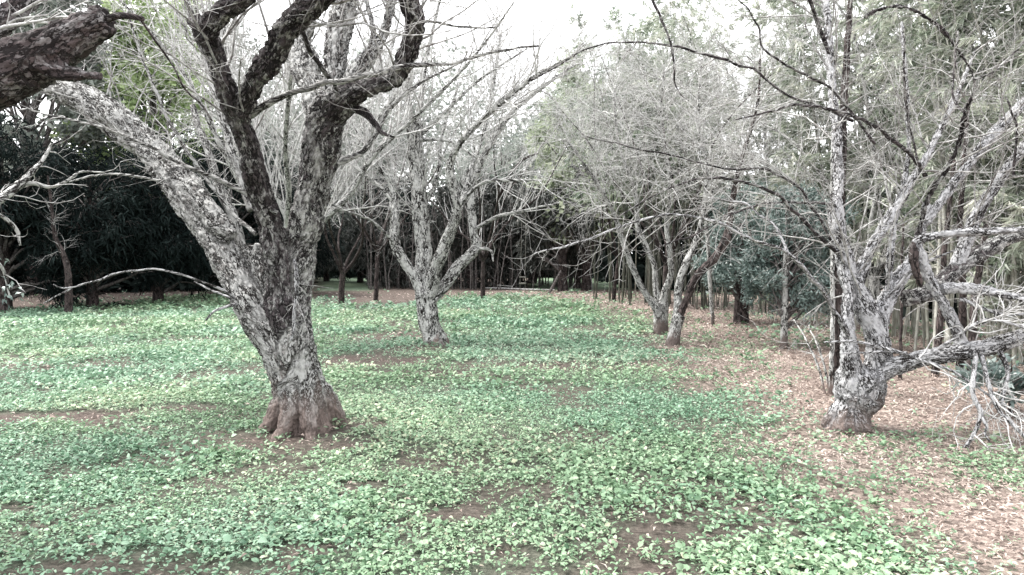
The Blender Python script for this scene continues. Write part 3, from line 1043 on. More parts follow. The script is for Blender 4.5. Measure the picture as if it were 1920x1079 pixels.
# ------------------------------------------------------------------ 3: the vase-shaped tree in the middle
def vase_tree():
    b = G(815, 646)
    d = b[1]
    tr = thing("orchard_tree", "vase-shaped pale tree mid-lawn with four limbs rising from a short slanted trunk", "tree", (b[0], b[1], 0), "bare lichen-covered orchard trees")
    trunk = trace([(822, 668, d, 49.3), (815, 645, d, 41.4), (808, 618, d, 40.5), (802, 588, d, 38.7), (799, 562, d, 38.7), (799, 545, d, 37)])
    L1 = trace([(796, 556, d, 24.3), (776, 518, d, 19.2), (758, 490, d, 16.2), (743, 463, d, 17.2), (740, 440, d, 18.2), (741, 380, d + .1, 15.1), (731, 337, d + .2, 14.2), (706, 310, d + .3, 13.1), (691, 284, d + .4, 13.1), (694, 250, d + .5, 10.1), (722, 205, d + .6, 8.1), (770, 150, d + .8, 6.1)])
    L2 = trace([(797, 560, d, 34), (793, 517, d + .1, 29.5), (793, 456, d + .2, 29.5), (786, 354, d + .2, 27.2), (779, 285, d + .2, 27.2), (778, 245, d + .2, 30.6), (777, 226, d + .2, 25)])
    L3 = trace([(806, 558, d, 27.2), (819, 500, d - .2, 23.7), (842, 442, d - .4, 20.4), (858, 395, d - .6, 18.1), (850, 354, d - .7, 13.6), (845, 308, d - .8, 12.4), (864, 267, d - 1., 11.3), (895, 232, d - 1.1, 10.2), (945, 188, d - 1.3, 9.1), (1010, 140, d - 1.5, 6.8), (1090, 95, d - 1.7, 4.5)])
    L4 = trace([(808, 560, d, 27.2), (826, 544, d + .05, 22.6), (859, 500, d + .2, 20.4), (893, 466, d + .35, 19.3), (888, 435, d + .4, 14.7), (885, 380, d + .5, 13.6), (890, 328, d + .6, 12.4), (915, 277, d + .7, 11.3), (950, 222, d + .9, 10.2), (1005, 172, d + 1.1, 7.8), (1080, 120, d + 1.3, 5.7)])
    L5 = trace([(858, 405, d - .55, 11.1), (872, 365, d - .3, 10.1), (882, 322, d - .1, 9.1), (905, 255, d + .2, 8.1), (925, 160, d + .5, 6.1), (940, 60, d + .8, 5.1)])
    parts = [("trunk", trunk)] + [("trunk", r) for r in roots(np.array([b[0] + .03, b[1], 0.0]), 0.17, 4, 14, spread=1.6)]
    solid_tree(tr, parts + [("limb", x) for x in (L1, L2, L3, L4, L5)], 0.016, M_SEC, 21, relief=0.013, cell=22)
    br = [trace(x) for x in (
        [(740, 460, d - .05, 6), (720, 434, d - .3, 6), (690, 410, d - .5, 5), (660, 400, d - .7, 4), (622, 384, d - .9, 3)],
        [(795, 402, d + .2, 6), (770, 385, d + .3, 5), (748, 378, d + .4, 4)],
        [(780, 255, d + .2, 9), (790, 190, d + .3, 9), (798, 120, d + .4, 8), (815, 40, d + .5, 6), (835, -30, d + .6, 4)],
        [(776, 250, d + .2, 9), (768, 180, d + .1, 8), (775, 100, d, 7), (790, 20, d - .1, 5), (800, -40, d - .2, 4)],
        [(782, 262, d + .2, 8), (815, 262, d - .1, 6), (850, 268, d - .3, 5), (895, 298, d - .5, 3)],
        [(780, 262, d + .2, 8), (830, 215, d + .1, 7), (900, 150, d, 5), (990, 90, d - .2, 3)],
        [(887, 432, d + .4, 8), (930, 408, d + .2, 7), (980, 396, d, 5), (1050, 380, d - .2, 3)],
        [(858, 390, d - .6, 8), (900, 345, d - .9, 6), (960, 338, d - 1.1, 5), (1015, 338, d - 1.3, 3)],
        [(893, 466, d + .35, 7), (920, 470, d + .1, 5), (925, 490, d, 3)],
        [(741, 380, d + .1, 8), (700, 340, d + .3, 7), (650, 300, d + .5, 5), (600, 250, d + .7, 3)],
        [(790, 400, d + .2, 8), (820, 330, d + .5, 7), (830, 250, d + .8, 6), (860, 160, d + 1.2, 4)],
    )]
    branch_parts(tr, br, M_SEC)
    par = stack([spline(x, .08) for x in (L1, L2, L3, L4, L5)])
    thin = stack([spline(x, .08) for x in br])
    l1 = np.concatenate([spawn(par, 120, (0.7, 2.6), t=(0.42, 1), ang=(25, 75), K=8, up=0.25, wig=0.12, rmul=0.4, rmax=0.013, rmin=0.004),
                         spawn(thin, 90, (0.5, 1.6), K=8, up=0.15, wig=0.15, rmax=0.009, rmin=0.003)])
    l1 = np.concatenate([l1, spawn(par, 70, (0.9, 2.4), t=(0.45, 1), ang=(10, 50), K=8, up=0.8, wig=0.06, rmul=0.4, rmax=0.011, rmin=0.006)])
    l2 = spawn(l1, 1050, (0.25, 1.0), K=6, up=0.05, wig=0.18, rmax=0.006, rmin=0.0024)
    l3 = spawn(l2, 2800, (0.1, 0.4), K=3, wig=0.2, rmax=0.004, rmin=0.002)
    twig_part(tr, [l1, l2, l3, spurs(l2, 1800, (0.03, 0.08), 0.003)], M_TWIGP, (5, 3, 3, 3))


vase_tree()


# ------------------------------------------------------------------ 4: the pair of slender trees
def pair_trees():
    b = G(1240, 624)
    d = b[1]
    t1 = thing("orchard_tree", "slender pale tree, the farther of the close pair, with three thin stems fanning upward", "tree", (b[0], b[1], 0), "bare lichen-covered orchard trees")
    trunk = trace([(1239, 640, d, 32.9), (1239, 615, d, 29.6), (1239, 590, d, 28.5), (1239, 568, d, 28.5)])
    a = trace([(1235, 585, d, 15.4), (1222, 566, d, 13.1), (1204, 540, d, 12.1), (1180, 488, d, 11), (1164, 442, d, 11), (1150, 400, d, 8.8), (1110, 330, d - .3, 6.6), (1060, 260, d - .6, 4.4)])
    bb = trace([(1238, 580, d, 16.5), (1230, 542, d + .1, 13.1), (1227, 500, d + .1, 11), (1213, 466, d + .2, 11), (1196, 425, d + .3, 9.9), (1190, 360, d + .4, 7.7), (1160, 270, d + .6, 5.5), (1150, 170, d + .8, 4.4)])
    c = trace([(1242, 582, d, 17.6), (1247, 548, d - .1, 14.3), (1258, 516, d - .2, 13.1), (1256, 475, d - .3, 11), (1250, 420, d - .3, 9.9), (1256, 340, d - .4, 7.7), (1240, 240, d - .5, 5.5), (1245, 130, d - .6, 4.4)])
    solid_tree(t1, [("trunk", trunk)] + [("limb", x) for x in (a, bb, c)], 0.018, M_PAIR, 31, relief=0.010)
    g = G(1263, 646)
    e = g[1]
    t2 = thing("orchard_tree", "slender leaning tree, the nearer of the close pair, one dark red limb bending right", "tree", (g[0], g[1], 0), "bare lichen-covered orchard trees")
    trunk2 = trace([(1259, 662, e, 32.9), (1262, 640, e, 26.4), (1267, 615, e, 23), (1273, 592, e, 23)])
    a2 = trace([(1271, 604, e, 17.6), (1271, 560, e + .1, 15.4), (1276, 525, e + .1, 15.4), (1286, 495, e + .1, 14.3), (1304, 455, e + .2, 12.1), (1318, 400, e + .3, 9.9), (1325, 320, e + .4, 7.7), (1310, 220, e + .6, 5.5), (1315, 110, e + .8, 4.4)])
    b2 = trace([(1272, 600, e, 15), (1291, 552, e - .1, 13.1), (1309, 516, e - .2, 15), (1340, 484, e - .3, 16.8), (1362, 448, e - .4, 16.8), (1368, 415, e - .4, 12.2), (1375, 365, e - .5, 9.3), (1390, 300, e - .6, 7.5), (1420, 200, e - .8, 5.6), (1425, 110, e - 1, 3.7)])
    solid_tree(t2, [("trunk", trunk2), ("limb", a2), ("limb", b2)], 0.018, M_PAIR, 37, relief=0.010, mats={2: M_REDB})
    for t, lims, dd, sd in ((t1, (a, bb, c), d, 1), (t2, (a2, b2), e, 2)):
        par = stack([spline(x, .08) for x in lims])
        l1 = spawn(par, 85, (0.8, 2.6), t=(0.4, 1), ang=(30, 85), K=8, up=0.12, wig=0.13, rmul=0.5, rmax=0.012, rmin=0.004, bias=(-0.25 if sd == 1 else 0.0, -0.1, 0))
        l2 = spawn(l1, 750, (0.3, 1.1), K=6, up=0.0, wig=0.18, rmax=0.006, rmin=0.0026)
        l3 = spawn(l2, 2300, (0.12, 0.45), K=3, wig=0.2, rmax=0.004, rmin=0.0022)
        twig_part(t, [l1, l2, l3], M_TWIGP, (5, 3, 3))


pair_trees()


# ------------------------------------------------------------------ 5: the many-limbed tree on the right
def right_tree():
    b = G(1592, 808)
    d = b[1]
    tr = thing("orchard_tree", "whitish many-limbed tree with swollen banded trunk standing in leaf litter on the right", "tree", (b[0], b[1], 0), "bare lichen-covered orchard trees")
    trunk = trace([(1574, 850, d, 90), (1584, 815, d, 74), (1595, 788, d, 64), (1602, 768, d, 65), (1609, 748, d, 90), (1614, 716, d, 90), (1620, 700, d, 78), (1624, 690, d, 60)])
    main = trace([(1636, 712, d, 48), (1648, 660, d, 44), (1638, 612, d + .02, 40), (1618, 572, d + .05, 38), (1594, 522, d + .08, 34), (1581, 470, d + .1, 30), (1571, 428, d + .12, 27), (1567, 392, d + .14, 24), (1564, 378, d + .15, 22)])
    left = trace([(1602, 715, d - .05, 42), (1593, 660, d - .08, 32), (1589, 600, d - .05, 22), (1589, 550, d, 18), (1580, 500, d + .06, 15)])
    sky_ = trace([(1568, 400, d + .14, 20), (1572, 320, d + .3, 18), (1566, 220, d + .5, 17), (1556, 110, d + .8, 15), (1548, 0, d + 1.1, 12), (1540, -90, d + 1.3, 9)])
    R2 = trace([(1640, 640, d, 36), (1652, 585, d + .1, 32), (1672, 545, d + .2, 30), (1692, 515, d + .3, 27), (1712, 488, d + .4, 22), (1728, 430, d + .6, 16), (1738, 380, d + .7, 13)])
    R3 = trace([(1602, 540, d + .06, 24), (1630, 472, d + .2, 21), (1662, 418, d + .35, 19), (1710, 340, d + .55, 16), (1745, 280, d + .7, 13), (1795, 175, d + 1., 10), (1830, 90, d + 1.2, 7)])
    R4 = trace([(1664, 560, d + .15, 13), (1670, 470, d + .3, 12), (1682, 393, d + .5, 12), (1702, 300, d + .7, 10), (1700, 180, d + .9, 9), (1690, 40, d + 1.2, 7)])
    R5 = trace([(1632, 704, d, 46), (1662, 690, d - .05, 36), (1715, 676, d - .12, 33), (1772, 665, d - .2, 31), (1835, 655, d - .25, 33), (1907, 634, d - .3, 30), (1985, 605, d - .35, 24), (2100, 570, d - .4, 20)])
    R6 = trace([(1806, 655, d - .2, 22), (1792, 615, d - .2, 22), (1772, 575, d - .2, 22), (1746, 528, d - .2, 21), (1726, 475, d - .2, 20), (1720, 452, d - .2, 18), (1750, 443, d - .22, 15), (1814, 436, d - .3, 17), (1907, 431, d - .4, 17), (2010, 425, d - .5, 15)])
    R6b = trace([(1728, 480, d - .2, 15), (1718, 466, d - .2, 13), (1712, 458, d - .22, 11), (1714, 500, d - .24, 14), (1728, 540, d - .24, 10)])
    R7 = trace([(1760, 546, d - .2, 16), (1790, 541, d - .25, 14), (1845, 546, d - .35, 14), (1925, 562, d - .5, 14), (2010, 590, d - .6, 12)])
    R14 = trace([(1700, 560, d + .5, 26), (1745, 545, d + .8, 30), (1800, 500, d + 1.1, 30), (1860, 462, d + 1.3, 27), (1960, 420, d + 1.6, 24)])
    R12 = trace([(1722, 440, d + .55, 10.5), (1742, 368, d + .4, 10.5), (1772, 322, d + .3, 10.5), (1797, 272, d + .2, 9.8), (1810, 212, d, 8.2), (1827, 152, d - .2, 7.5), (1793, 90, d - .4, 6.8), (1753, 44, d - .5, 6.8), (1698, 14, d - .6, 6), (1651, 17, d - .7, 4.5), (1621, 32, d - .8, 3)])
    R13 = trace([(1735, 420, d + .6, 18), (1800, 330, d + .8, 17), (1860, 255, d + 1., 16), (1935, 175, d + 1.2, 14)])
    R15 = trace([(1790, 500, d + 1.05, 20), (1835, 400, d + 1.1, 20), (1890, 315, d + 1.2, 19), (1960, 220, d + 1.3, 16)])
    parts = [("trunk", trunk)] + [("trunk", r) for r in roots(np.array([b[0] - .02, b[1], 0.0]), 0.155, 5, 24, spread=1.25)]
    lims = [main, left, sky_, R2, R3, R4, R5, R6, R6b, R7, R14, R12, R13, R15]
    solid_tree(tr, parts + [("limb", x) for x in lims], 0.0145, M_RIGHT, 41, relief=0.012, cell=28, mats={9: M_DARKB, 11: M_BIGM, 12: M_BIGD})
    pale = [trace(x) for x in (
        [(1596, 640, d - .1, 10), (1578, 606, d - .2, 10), (1545, 549, d - .4, 9), (1503, 502, d - .6, 8), (1472, 472, d - .7, 7), (1417, 452, d - .8, 6), (1333, 414, d - .9, 5), (1255, 405, d - 1., 5), (1180, 420, d - 1., 4), (1090, 452, d - 1., 4), (1000, 476, d - 1, 2.5)],
        [(1480, 480, d - .7, 5), (1455, 430, d - .6, 5), (1400, 385, d - .5, 4), (1330, 370, d - .4, 3)],
        [(1830, 660, d - .3, 11), (1826, 700, d - .5, 9), (1825, 745, d - .55, 9), (1838, 778, d - .6, 8), (1820, 822, d - .6, 7), (1803, 846, d - .6, 6), (1800, 862, d - .6, 4)],
        [(1840, 665, d - .3, 10), (1852, 712, d - .5, 8), (1872, 768, d - .6, 8), (1902, 800, d - .7, 7), (1940, 836, d - .8, 5)],
        [(1836, 775, d - .6, 5), (1850, 800, d - .65, 5), (1846, 812, d - .65, 4), (1856, 828, d - .7, 3)],
        [(1650, 650, d - .2, 8), (1720, 672, d - .35, 6), (1800, 705, d - .4, 5), (1880, 760, d - .5, 4)],
        [(1660, 655, d - .2, 6), (1600, 640, d - .3, 5), (1545, 643, d - .35, 3)],
        [(1700, 662, d - .3, 5), (1640, 660, d - .35, 4), (1575, 662, d - .4, 3)],
        [(1760, 655, d - .3, 8), (1850, 600, d - .5, 6), (1930, 620, d - .6, 4)],
        [(1800, 560, d - .3, 8), (1880, 590, d - .4, 6), (1950, 585, d - .5, 4)],
        [(1870, 650, d - .3, 10), (1890, 700, d - .4, 8), (1880, 760, d - .5, 6), (1915, 790, d - .6, 4)],
        [(1660, 560, d + .1, 6), (1720, 500, d - .1, 5), (1790, 470, d - .3, 3)],
    )]
    dark = [trace(x) for x in (
        [(1572, 478, d + .08, 7.5), (1546, 452, d - .1, 6.8), (1496, 403, d - .3, 6), (1450, 362, d - .5, 6), (1390, 342, d - .6, 5.2), (1333, 333, d - .7, 4.5), (1260, 352, d - .8, 3), (1180, 395, d - .9, 3), (1110, 440, d - .9, 1.9)],
        [(1560, 455, d + .1, 5.2), (1530, 400, d + .0, 5.2), (1490, 345, d - .1, 4.5), (1430, 318, d - .2, 4.5), (1370, 318, d - .3, 3.8), (1290, 300, d - .4, 3), (1200, 280, d - .5, 3), (1100, 255, d - .6, 1.9)],
        [(1735, 330, d + .65, 8.2), (1711, 296, d + .3, 7.5), (1642, 240, d - .1, 6.8), (1570, 209, d - .4, 6), (1497, 197, d - .6, 5.2), (1440, 210, d - .7, 3.8), (1380, 225, d - .8, 2.2)],
        [(1600, 228, d - .25, 6), (1540, 200, d - .2, 5.2), (1476, 180, d - .2, 4.5), (1416, 133, d - .3, 4.5), (1339, 107, d - .4, 4.5), (1262, 88, d - .5, 3.8), (1173, 77, d - .6, 3), (1100, 94, d - .7, 3), (1000, 150, d - .8, 2.2)],
        [(1555, 100, d + .8, 7.5), (1480, -80, d + .2, 6.8), (1370, -170, d - .6, 6), (1270, -120, d - 1.1, 5.2), (1225, -20, d - 1.3, 4.9), (1236, 30, d - 1.3, 4.5), (1254, 70, d - 1.3, 4.1), (1264, 122, d - 1.3, 3.8), (1268, 170, d - 1.3, 3), (1290, 190, d - 1.3, 1.9)],
        [(1826, 150, d - .2, 4.5), (1870, 130, d - .1, 3.8), (1925, 75, d, 3)],
        [(1812, 215, d, 6), (1790, 190, d + .1, 4.5), (1788, 150, d + .2, 3.8), (1795, 60, d + .3, 3)],
        [(1720, 300, d + .3, 4.5), (1700, 200, d + .2, 4.5), (1693, 130, d + .1, 3.8), (1697, 70, d, 3)],
        [(1640, 270, d + .2, 5.2), (1560, 170, d, 4.5), (1440, 100, d - .2, 3.8), (1420, 40, d - .3, 3), (1385, 0, d - .4, 2.2)],
        [(1900, 330, d + .5, 5.2), (1905, 240, d + .4, 4.5), (1885, 180, d + .3, 3)],
        [(1566, 385, d + .1, 6), (1500, 380, d - .2, 4.5), (1410, 388, d - .5, 3.8), (1300, 440, d - .8, 3), (1200, 478, d - 1, 2.2)],
    )]
    branch_parts(tr, pale, M_RIGHT)
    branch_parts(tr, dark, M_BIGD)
    par = stack([spline(x, .06) for x in (main, sky_, R2, R3, R4, R12, R13, R15)])
    low = stack([spline(x, .06) for x in pale[2:6] + pale[8:11] + [R5, R7]])
    arch = stack([spline(x, .06) for x in pale[:2] + dark])
    l1 = spawn(par, 120, (0.5, 2.0), t=(0.2, 1), ang=(30, 80), K=8, up=0.2, wig=0.14, rmul=0.3, rmax=0.010, rmin=0.003)
    l1b = spawn(low, 90, (0.25, 0.8), t=(0.25, 1), ang=(25, 80), K=7, up=-0.15, wig=0.26, rmul=0.5, rmax=0.007, rmin=0.0028)
    l1c = spawn(arch, 150, (0.2, 0.9), t=(0.15, 1), ang=(25, 70), K=7, up=0.05, wig=0.16, rmul=0.5, rmax=0.006, rmin=0.0022)
    l2 = spawn(l1, 800, (0.2, 0.9), K=6, up=0.1, wig=0.18, rmax=0.005, rmin=0.0018)
    l2b = spawn(l1b, 420, (0.1, 0.4), K=5, wig=0.3, rmax=0.005, rmin=0.002)
    l2c = spawn(l1c, 700, (0.1, 0.4), K=5, wig=0.2, rmax=0.004, rmin=0.0016)
    l3 = spawn(np.concatenate([resamp_all(l2, 5), l2c]), 2200, (0.05, 0.25), K=3, wig=0.22, rmax=0.003, rmin=0.0013)
    twig_part(tr, [l1, l2, l3, spurs(l2, 1800)], M_TWIG, (4, 3, 3, 3))
    twig_part(tr, [l1b, l2b], M_TWIGP, (5, 4), "dead_twigs")
    twig_part(tr, [l1c, l2c, spurs(arch, 900, (0.02, 0.07), 0.003)], M_TWIG, (4, 3, 3), "arching_twigs")


right_tree()


# ------------------------------------------------------------------ further bare trees between and behind
def wild_bare(px, py, height, label, seed, nl=5, spread=0.5, mat=None, twmat=None, r=0.11, dense=1.0, tlow=0.2, sprouts=0):
    rg = np.random.default_rng(seed)
    b = G(px, py)
    tr = thing("orchard_tree", label, "tree", (b[0], b[1], 0), "bare lichen-covered orchard trees")
    z0 = height * 0.16
    lean = rg.normal(0, .06, 2)
    trunk = np.array([[b[0], b[1], -.15, r * 1.35], [b[0] + lean[0] * .3, b[1] + lean[1] * .3, z0 * .4, r * 1.05], [b[0] + lean[0], b[1] + lean[1], z0, r], [b[0] + lean[0] * 1.3, b[1] + lean[1] * 1.3, z0 * 1.25, r * .9]])
    lims = []
    for k in range(nl):
        az = k / nl * 6.283 + rg.uniform(-.5, .5)
        p = trunk[2, :3].copy()
        D = np.array([math.cos(az) * spread, math.sin(az) * spread, 0.9])
        rows = [[*p, r * .62]]
        L = height * rg.uniform(.65, .95) / 7
        for j in range(7):
            D = unit((D + rg.normal(0, .16, 3) + np.array([0, 0, .05]))[None])[0]
            p = p + D * L
            rows.append([*p, r * .55 * (1 - (j + 1) / 8.5)])
        lims.append(np.array(rows))
    for nm, rows in [("trunk", trunk)] + [("limb", x) for x in lims]:
        tube_part(tr, nm, spline(rows, .12), mat or M_SEC, 8)
    par = stack([spline(x, .1) for x in lims])
    l1 = spawn(par, int(70 * dense), (0.9, 2.6), t=(tlow, 1), ang=(25, 75), K=8, up=0.25, wig=0.13, rmul=.5, rmax=.016, rmin=.005, rg=rg)
    l2 = spawn(l1, int(560 * dense), (0.4, 1.3), K=5, up=.1, wig=.18, rmax=.008, rmin=.0034, rg=rg)
    l3 = spawn(l2, int(1500 * dense), (0.15, 0.6), K=3, wig=.22, rmax=.005, rmin=.0030, rg=rg)
    sp = spawn(par, sprouts, (1.0, 2.6), t=(.15, .9), ang=(10, 50), K=6, up=1.0, wig=.05, grav=.03, rmul=.4, rmax=.014, rmin=.007, rg=rg) if sprouts else None
    twig_part(tr, [l1, l2, l3, sp], twmat or M_TWIGP, (4, 3, 3, 4))


wild_bare(552, 640, 7.8, "bare twiggy tree standing straight behind the thick foreground trunk", 101, nl=10, spread=0.40, r=0.12, dense=2.3, sprouts=260)
wild_bare(640, 572, 6.0, "bare dark tree in shade between the foreground tree and the vase-shaped tree", 103, nl=5, spread=0.6, mat=M_DARKB, twmat=M_TWIG, r=0.09, tlow=.45)
wild_bare(1246, 594, 8.0, "bare twiggy tree directly behind the slender pair at the bamboo", 104, nl=7, spread=0.5, mat=M_DARKB, r=0.07, dense=1.5, tlow=.5)
wild_bare(1640, 640, 6.8, "tall bare tree behind the whitish right-hand tree", 105, nl=6, spread=0.42, r=0.10, dense=1.2)
wild_bare(905, 562, 8.6, "bare tree between the vase-shaped tree and the rope swing", 107, nl=6, spread=0.7, mat=M_DARKB, r=0.08, dense=1.7, tlow=.5, sprouts=120)
wild_bare(1150, 566, 9.0, "bare tree in front of the dark bamboo row", 108, nl=6, spread=0.7, mat=M_DARKB, r=0.06, dense=1.7, tlow=.5, sprouts=120)
wild_bare(705, 566, 10.5, "bare tree left of the vase-shaped tree, before the dark conifers", 109, nl=6, spread=0.6, mat=M_DARKB, r=0.07, dense=2.0, tlow=.5, sprouts=160)


# ------------------------------------------------------------------ leafy trees
def leafy(name, label, cat, group, base, trunk_r, height, crown, mat, leafmat, n_leaf, leaf, seed, droop=0.3, lean=(0, 0), n_limb=7, clump=0.5, trunk_rows=None):
    """crown: list of ellipsoids (dx, dy, z, rx, ry, rz)"""
    rg = np.random.default_rng(seed)
    base = np.array([base[0], base[1], 0.0])
    tr = thing(name, label, cat, base, group)
    if trunk_rows is None:
        top = base + np.array([lean[0], lean[1], height * .8])
        trunk_rows = np.array([[base[0], base[1], -.2, trunk_r * 1.5], [base[0] + lean[0] * .1, base[1] + lean[1] * .1, height * .05, trunk_r * 1.1],
                               [base[0] + lean[0] * .5, base[1] + lean[1] * .5, height * .4, trunk_r * .8], [*top, trunk_r * .15]])
    pl = spline(trunk_rows, .12)
    v, q, t = tubes(pl[None, :, :3], pl[None, :, 3], 9, True)
    sm = samples(pl, 0)
    ring = np.repeat(np.arange(len(pl)), 9)
    bk = v[:len(ring)] - pl[ring, :3]
    bk[:, 2] += sm[ring, 4] * .42
    bk = np.vstack([bk, bk[:1], bk[-1:]])
    v = v + (fbm(v * 6, seed, 2) - .5)[:, None] * trunk_r * .35
    mk("trunk", v, tris=t, quads=q, mat=mat, parent=tr, attrs={"bk": bk, "hg": v[:, 2]}, origin=base)
    # limbs run from the trunk to clump centres spread through the crown
    cl = []
    vol = np.array([c[3] * c[4] * c[5] for c in crown])
    nc = max(10, int(n_limb * 6))
    for k in rg.choice(len(crown), nc, p=vol / vol.sum()):
        c = crown[k]
        u = unit(rg.normal(size=(1, 3)))[0] * rg.uniform(.45, 1.0) ** .5
        cl.append(base + np.array([c[0] + u[0] * c[3], c[1] + u[1] * c[4], c[2] + u[2] * c[5]]))
    cl = np.array(cl)
    cl[:, 2] = np.maximum(cl[:, 2], 0.25)
    m = len(cl)
    zt = np.clip(cl[:, 2] * rg.uniform(.35, .8, m), 0.2, height * .78)
    st = np.stack([np.interp(zt, pl[:, 2], pl[:, j]) for j in range(4)], -1)
    tt = np.linspace(0, 1, 6)[None, :, None]
    mid = (st[:, None, :3] * (1 - tt) + cl[:, None] * tt)
    mid[:, :, 2] += np.sin(tt[:, :, 0] * math.pi) * 0.12 * np.linalg.norm(cl - st[:, :3], axis=1)[:, None]
    mid[:, 1:-1] += rg.normal(0, .05, (m, 4, 3)) * np.linalg.norm(cl - st[:, :3], axis=1)[:, None, None] * .5
    R = np.maximum(st[:, 3] * .4, .008)[:, None] * (1 - .8 * np.linspace(0, 1, 6))[None]
    lim = np.concatenate([mid, R[:, :, None]], -1)
    sub = spawn(lim, m * 5, (clump * .6, clump * 1.6), t=(.5, 1), ang=(20, 80), K=5, wig=.25, grav=-droop * .25, rmax=.012, rmin=.003, rg=rg)
    o = twig_part(tr, [lim, sub[:, ::2]], M_TWIGD, (4, 3), "branches")
    # leaves along the sub-branches
    i = rg.integers(0, len(sub), n_leaf)
    f = rg.uniform(.5, 3.98, n_leaf)
    a = f.astype(int)
    w = (f - a)[:, None]
    C = sub[i, a, :3] * (1 - w) + sub[i, a + 1, :3] * w + rg.normal(0, clump * .16, (n_leaf, 3))
    D = unit(sub[i, a + 1, :3] - sub[i, a, :3]) * .6 + rg.normal(0, .6, (n_leaf, 3))
    D[:, 2] -= droop
    C[:, 2] = np.maximum(C[:, 2], 0.08)
    ls = leaf[0] * rg.uniform(.6, 1.4, n_leaf)
    v, fc = quadleaves(C, D, ls, leaf[1] * rg.uniform(.7, 1.3, n_leaf), rg=rg)
    tone = rg.normal(.5, .16, len(sub))[i]
    r = np.clip(tone + rg.normal(0, .16, n_leaf), 0, 1)
    o = mk("crown", v, tris=fc, mat=leafmat, parent=tr, attrs={"rnd": np.repeat(r, 4)}, origin=base, smooth_shade=False)
    o['kind'] = 'stuff'
    return tr


EV = "dark evergreens along the edge of the orchard"
ever = [
    (-60, 590, 6.2, "dark evergreen at the far left edge, boughs hanging low over the lawn"),
    (120, 582, 5.4, "dark evergreen behind the grey sapling, with a gap of sky in its crown"),
    (255, 575, 5.6, "dark evergreen rising behind the bent arching twig"),
    (400, 564, 6.0, "dark evergreen just behind the leaning limb of the foreground tree"),
    (500, 556, 6.0, "dark evergreen seen through the fork of the foreground tree"),
]
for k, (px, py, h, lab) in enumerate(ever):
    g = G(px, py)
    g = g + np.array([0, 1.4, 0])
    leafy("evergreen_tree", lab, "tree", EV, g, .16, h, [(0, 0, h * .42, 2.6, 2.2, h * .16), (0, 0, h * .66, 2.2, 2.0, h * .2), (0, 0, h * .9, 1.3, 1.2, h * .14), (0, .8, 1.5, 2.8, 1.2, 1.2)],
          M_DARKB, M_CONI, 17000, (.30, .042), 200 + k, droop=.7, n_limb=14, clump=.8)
mids = [
    (612, 528, 6.0, "dark conifer beyond the strip of bright turf left of the vase-shaped tree"),
    (676, 530, 6.0, "bluish dark conifer directly left of the vase-shaped tree"),
    (742, 536, 6.2, "tall dark conifer behind the left limb of the vase-shaped tree"),
]
for k, (px, py, h, lab) in enumerate(mids):
    g = G(px, py)
    leafy("conifer_tree", lab, "tree", EV, g, .17, h, [(0, 0, h * .5, 2.4, 2.0, h * .24), (0, 0, h * .8, 1.5, 1.4, h * .18), (0, .3, h * .24, 2.2, 1.2, h * .1)],
          M_DARKB, M_CONI, 11000, (.34, .07), 220 + k, droop=.6, n_limb=11, clump=.9)
cent = [
    (880, 540, 5.4, .13, (0, 0), "dark-trunked tree behind the right limb of the vase-shaped tree"),
    (931, 540, 5.4, .15, (0, 0), "dark-trunked tree with drooping dry leaves left of the rope swing"),
    (966, 536, 5.8, .17, (.1, 0), "dark-trunked tree directly behind the rope swing"),
    (994, 532, 5.8, .26, (1.6, 0), "thick black trunk leaning right, just right of the rope swing"),
    (1056, 547, 5.6, .22, (-.1, 0), "thick dark upright trunk with a pole leaning against its foot"),
    (1082, 541, 5.6, .18, (.1, 0), "dark trunk standing at the left end of the bamboo row"),
]
for k, (px, py, h, r, ln, lab) in enumerate(cent):
    g = G(px, py)
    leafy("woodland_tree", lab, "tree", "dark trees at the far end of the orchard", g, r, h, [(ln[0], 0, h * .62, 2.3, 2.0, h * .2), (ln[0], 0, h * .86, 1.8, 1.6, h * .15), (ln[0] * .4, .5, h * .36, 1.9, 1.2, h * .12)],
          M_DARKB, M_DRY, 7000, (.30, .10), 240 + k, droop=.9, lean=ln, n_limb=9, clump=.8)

# bluish shrubs beyond the right-hand tree
SH = "blue-green evergreen shrubs in front of the bamboo"
g = G(1390, 606)
leafy("evergreen_shrub", "blue-green bushy tree on a short thick red-brown trunk, middle right", "tree", SH, g, .16, 3.2,
      [(.25, 0, 1.7, 1.15, 1.0, .75), (.5, .2, 2.6, 1.1, .9, .7), (-.2, 0, 1.25, .8, .7, .4)], M_REDB, M_SHRUB, 18000, (.11, .036), 260, droop=.1, n_limb=10, clump=.4)
g = G(1470, 652)
leafy("evergreen_shrub", "blue-green bush on a thin grey stem just left of the whitish right-hand tree", "tree", SH, g, .06, 3.0,
      [(.15, .3, 1.35, .9, .8, .6), (.45, .4, 2.1, .8, .7, .6), (.7, .2, .9, .55, .6, .35)], M_PAIR, M_SHRUB, 18000, (.095, .03), 261, droop=.1, n_limb=10, clump=.35)
g = G(1880, 800) + np.array([.35, .4, 0])
leafy("low_shrub", "small green bush under the dead twigs at the right edge", "shrub", None, g, .02, .7, [(0, 0, .32, .42, .4, .22)], M_DARKB, M_SHRUB, 1500, (.09, .035), 262, droop=0, n_limb=3, clump=.16)

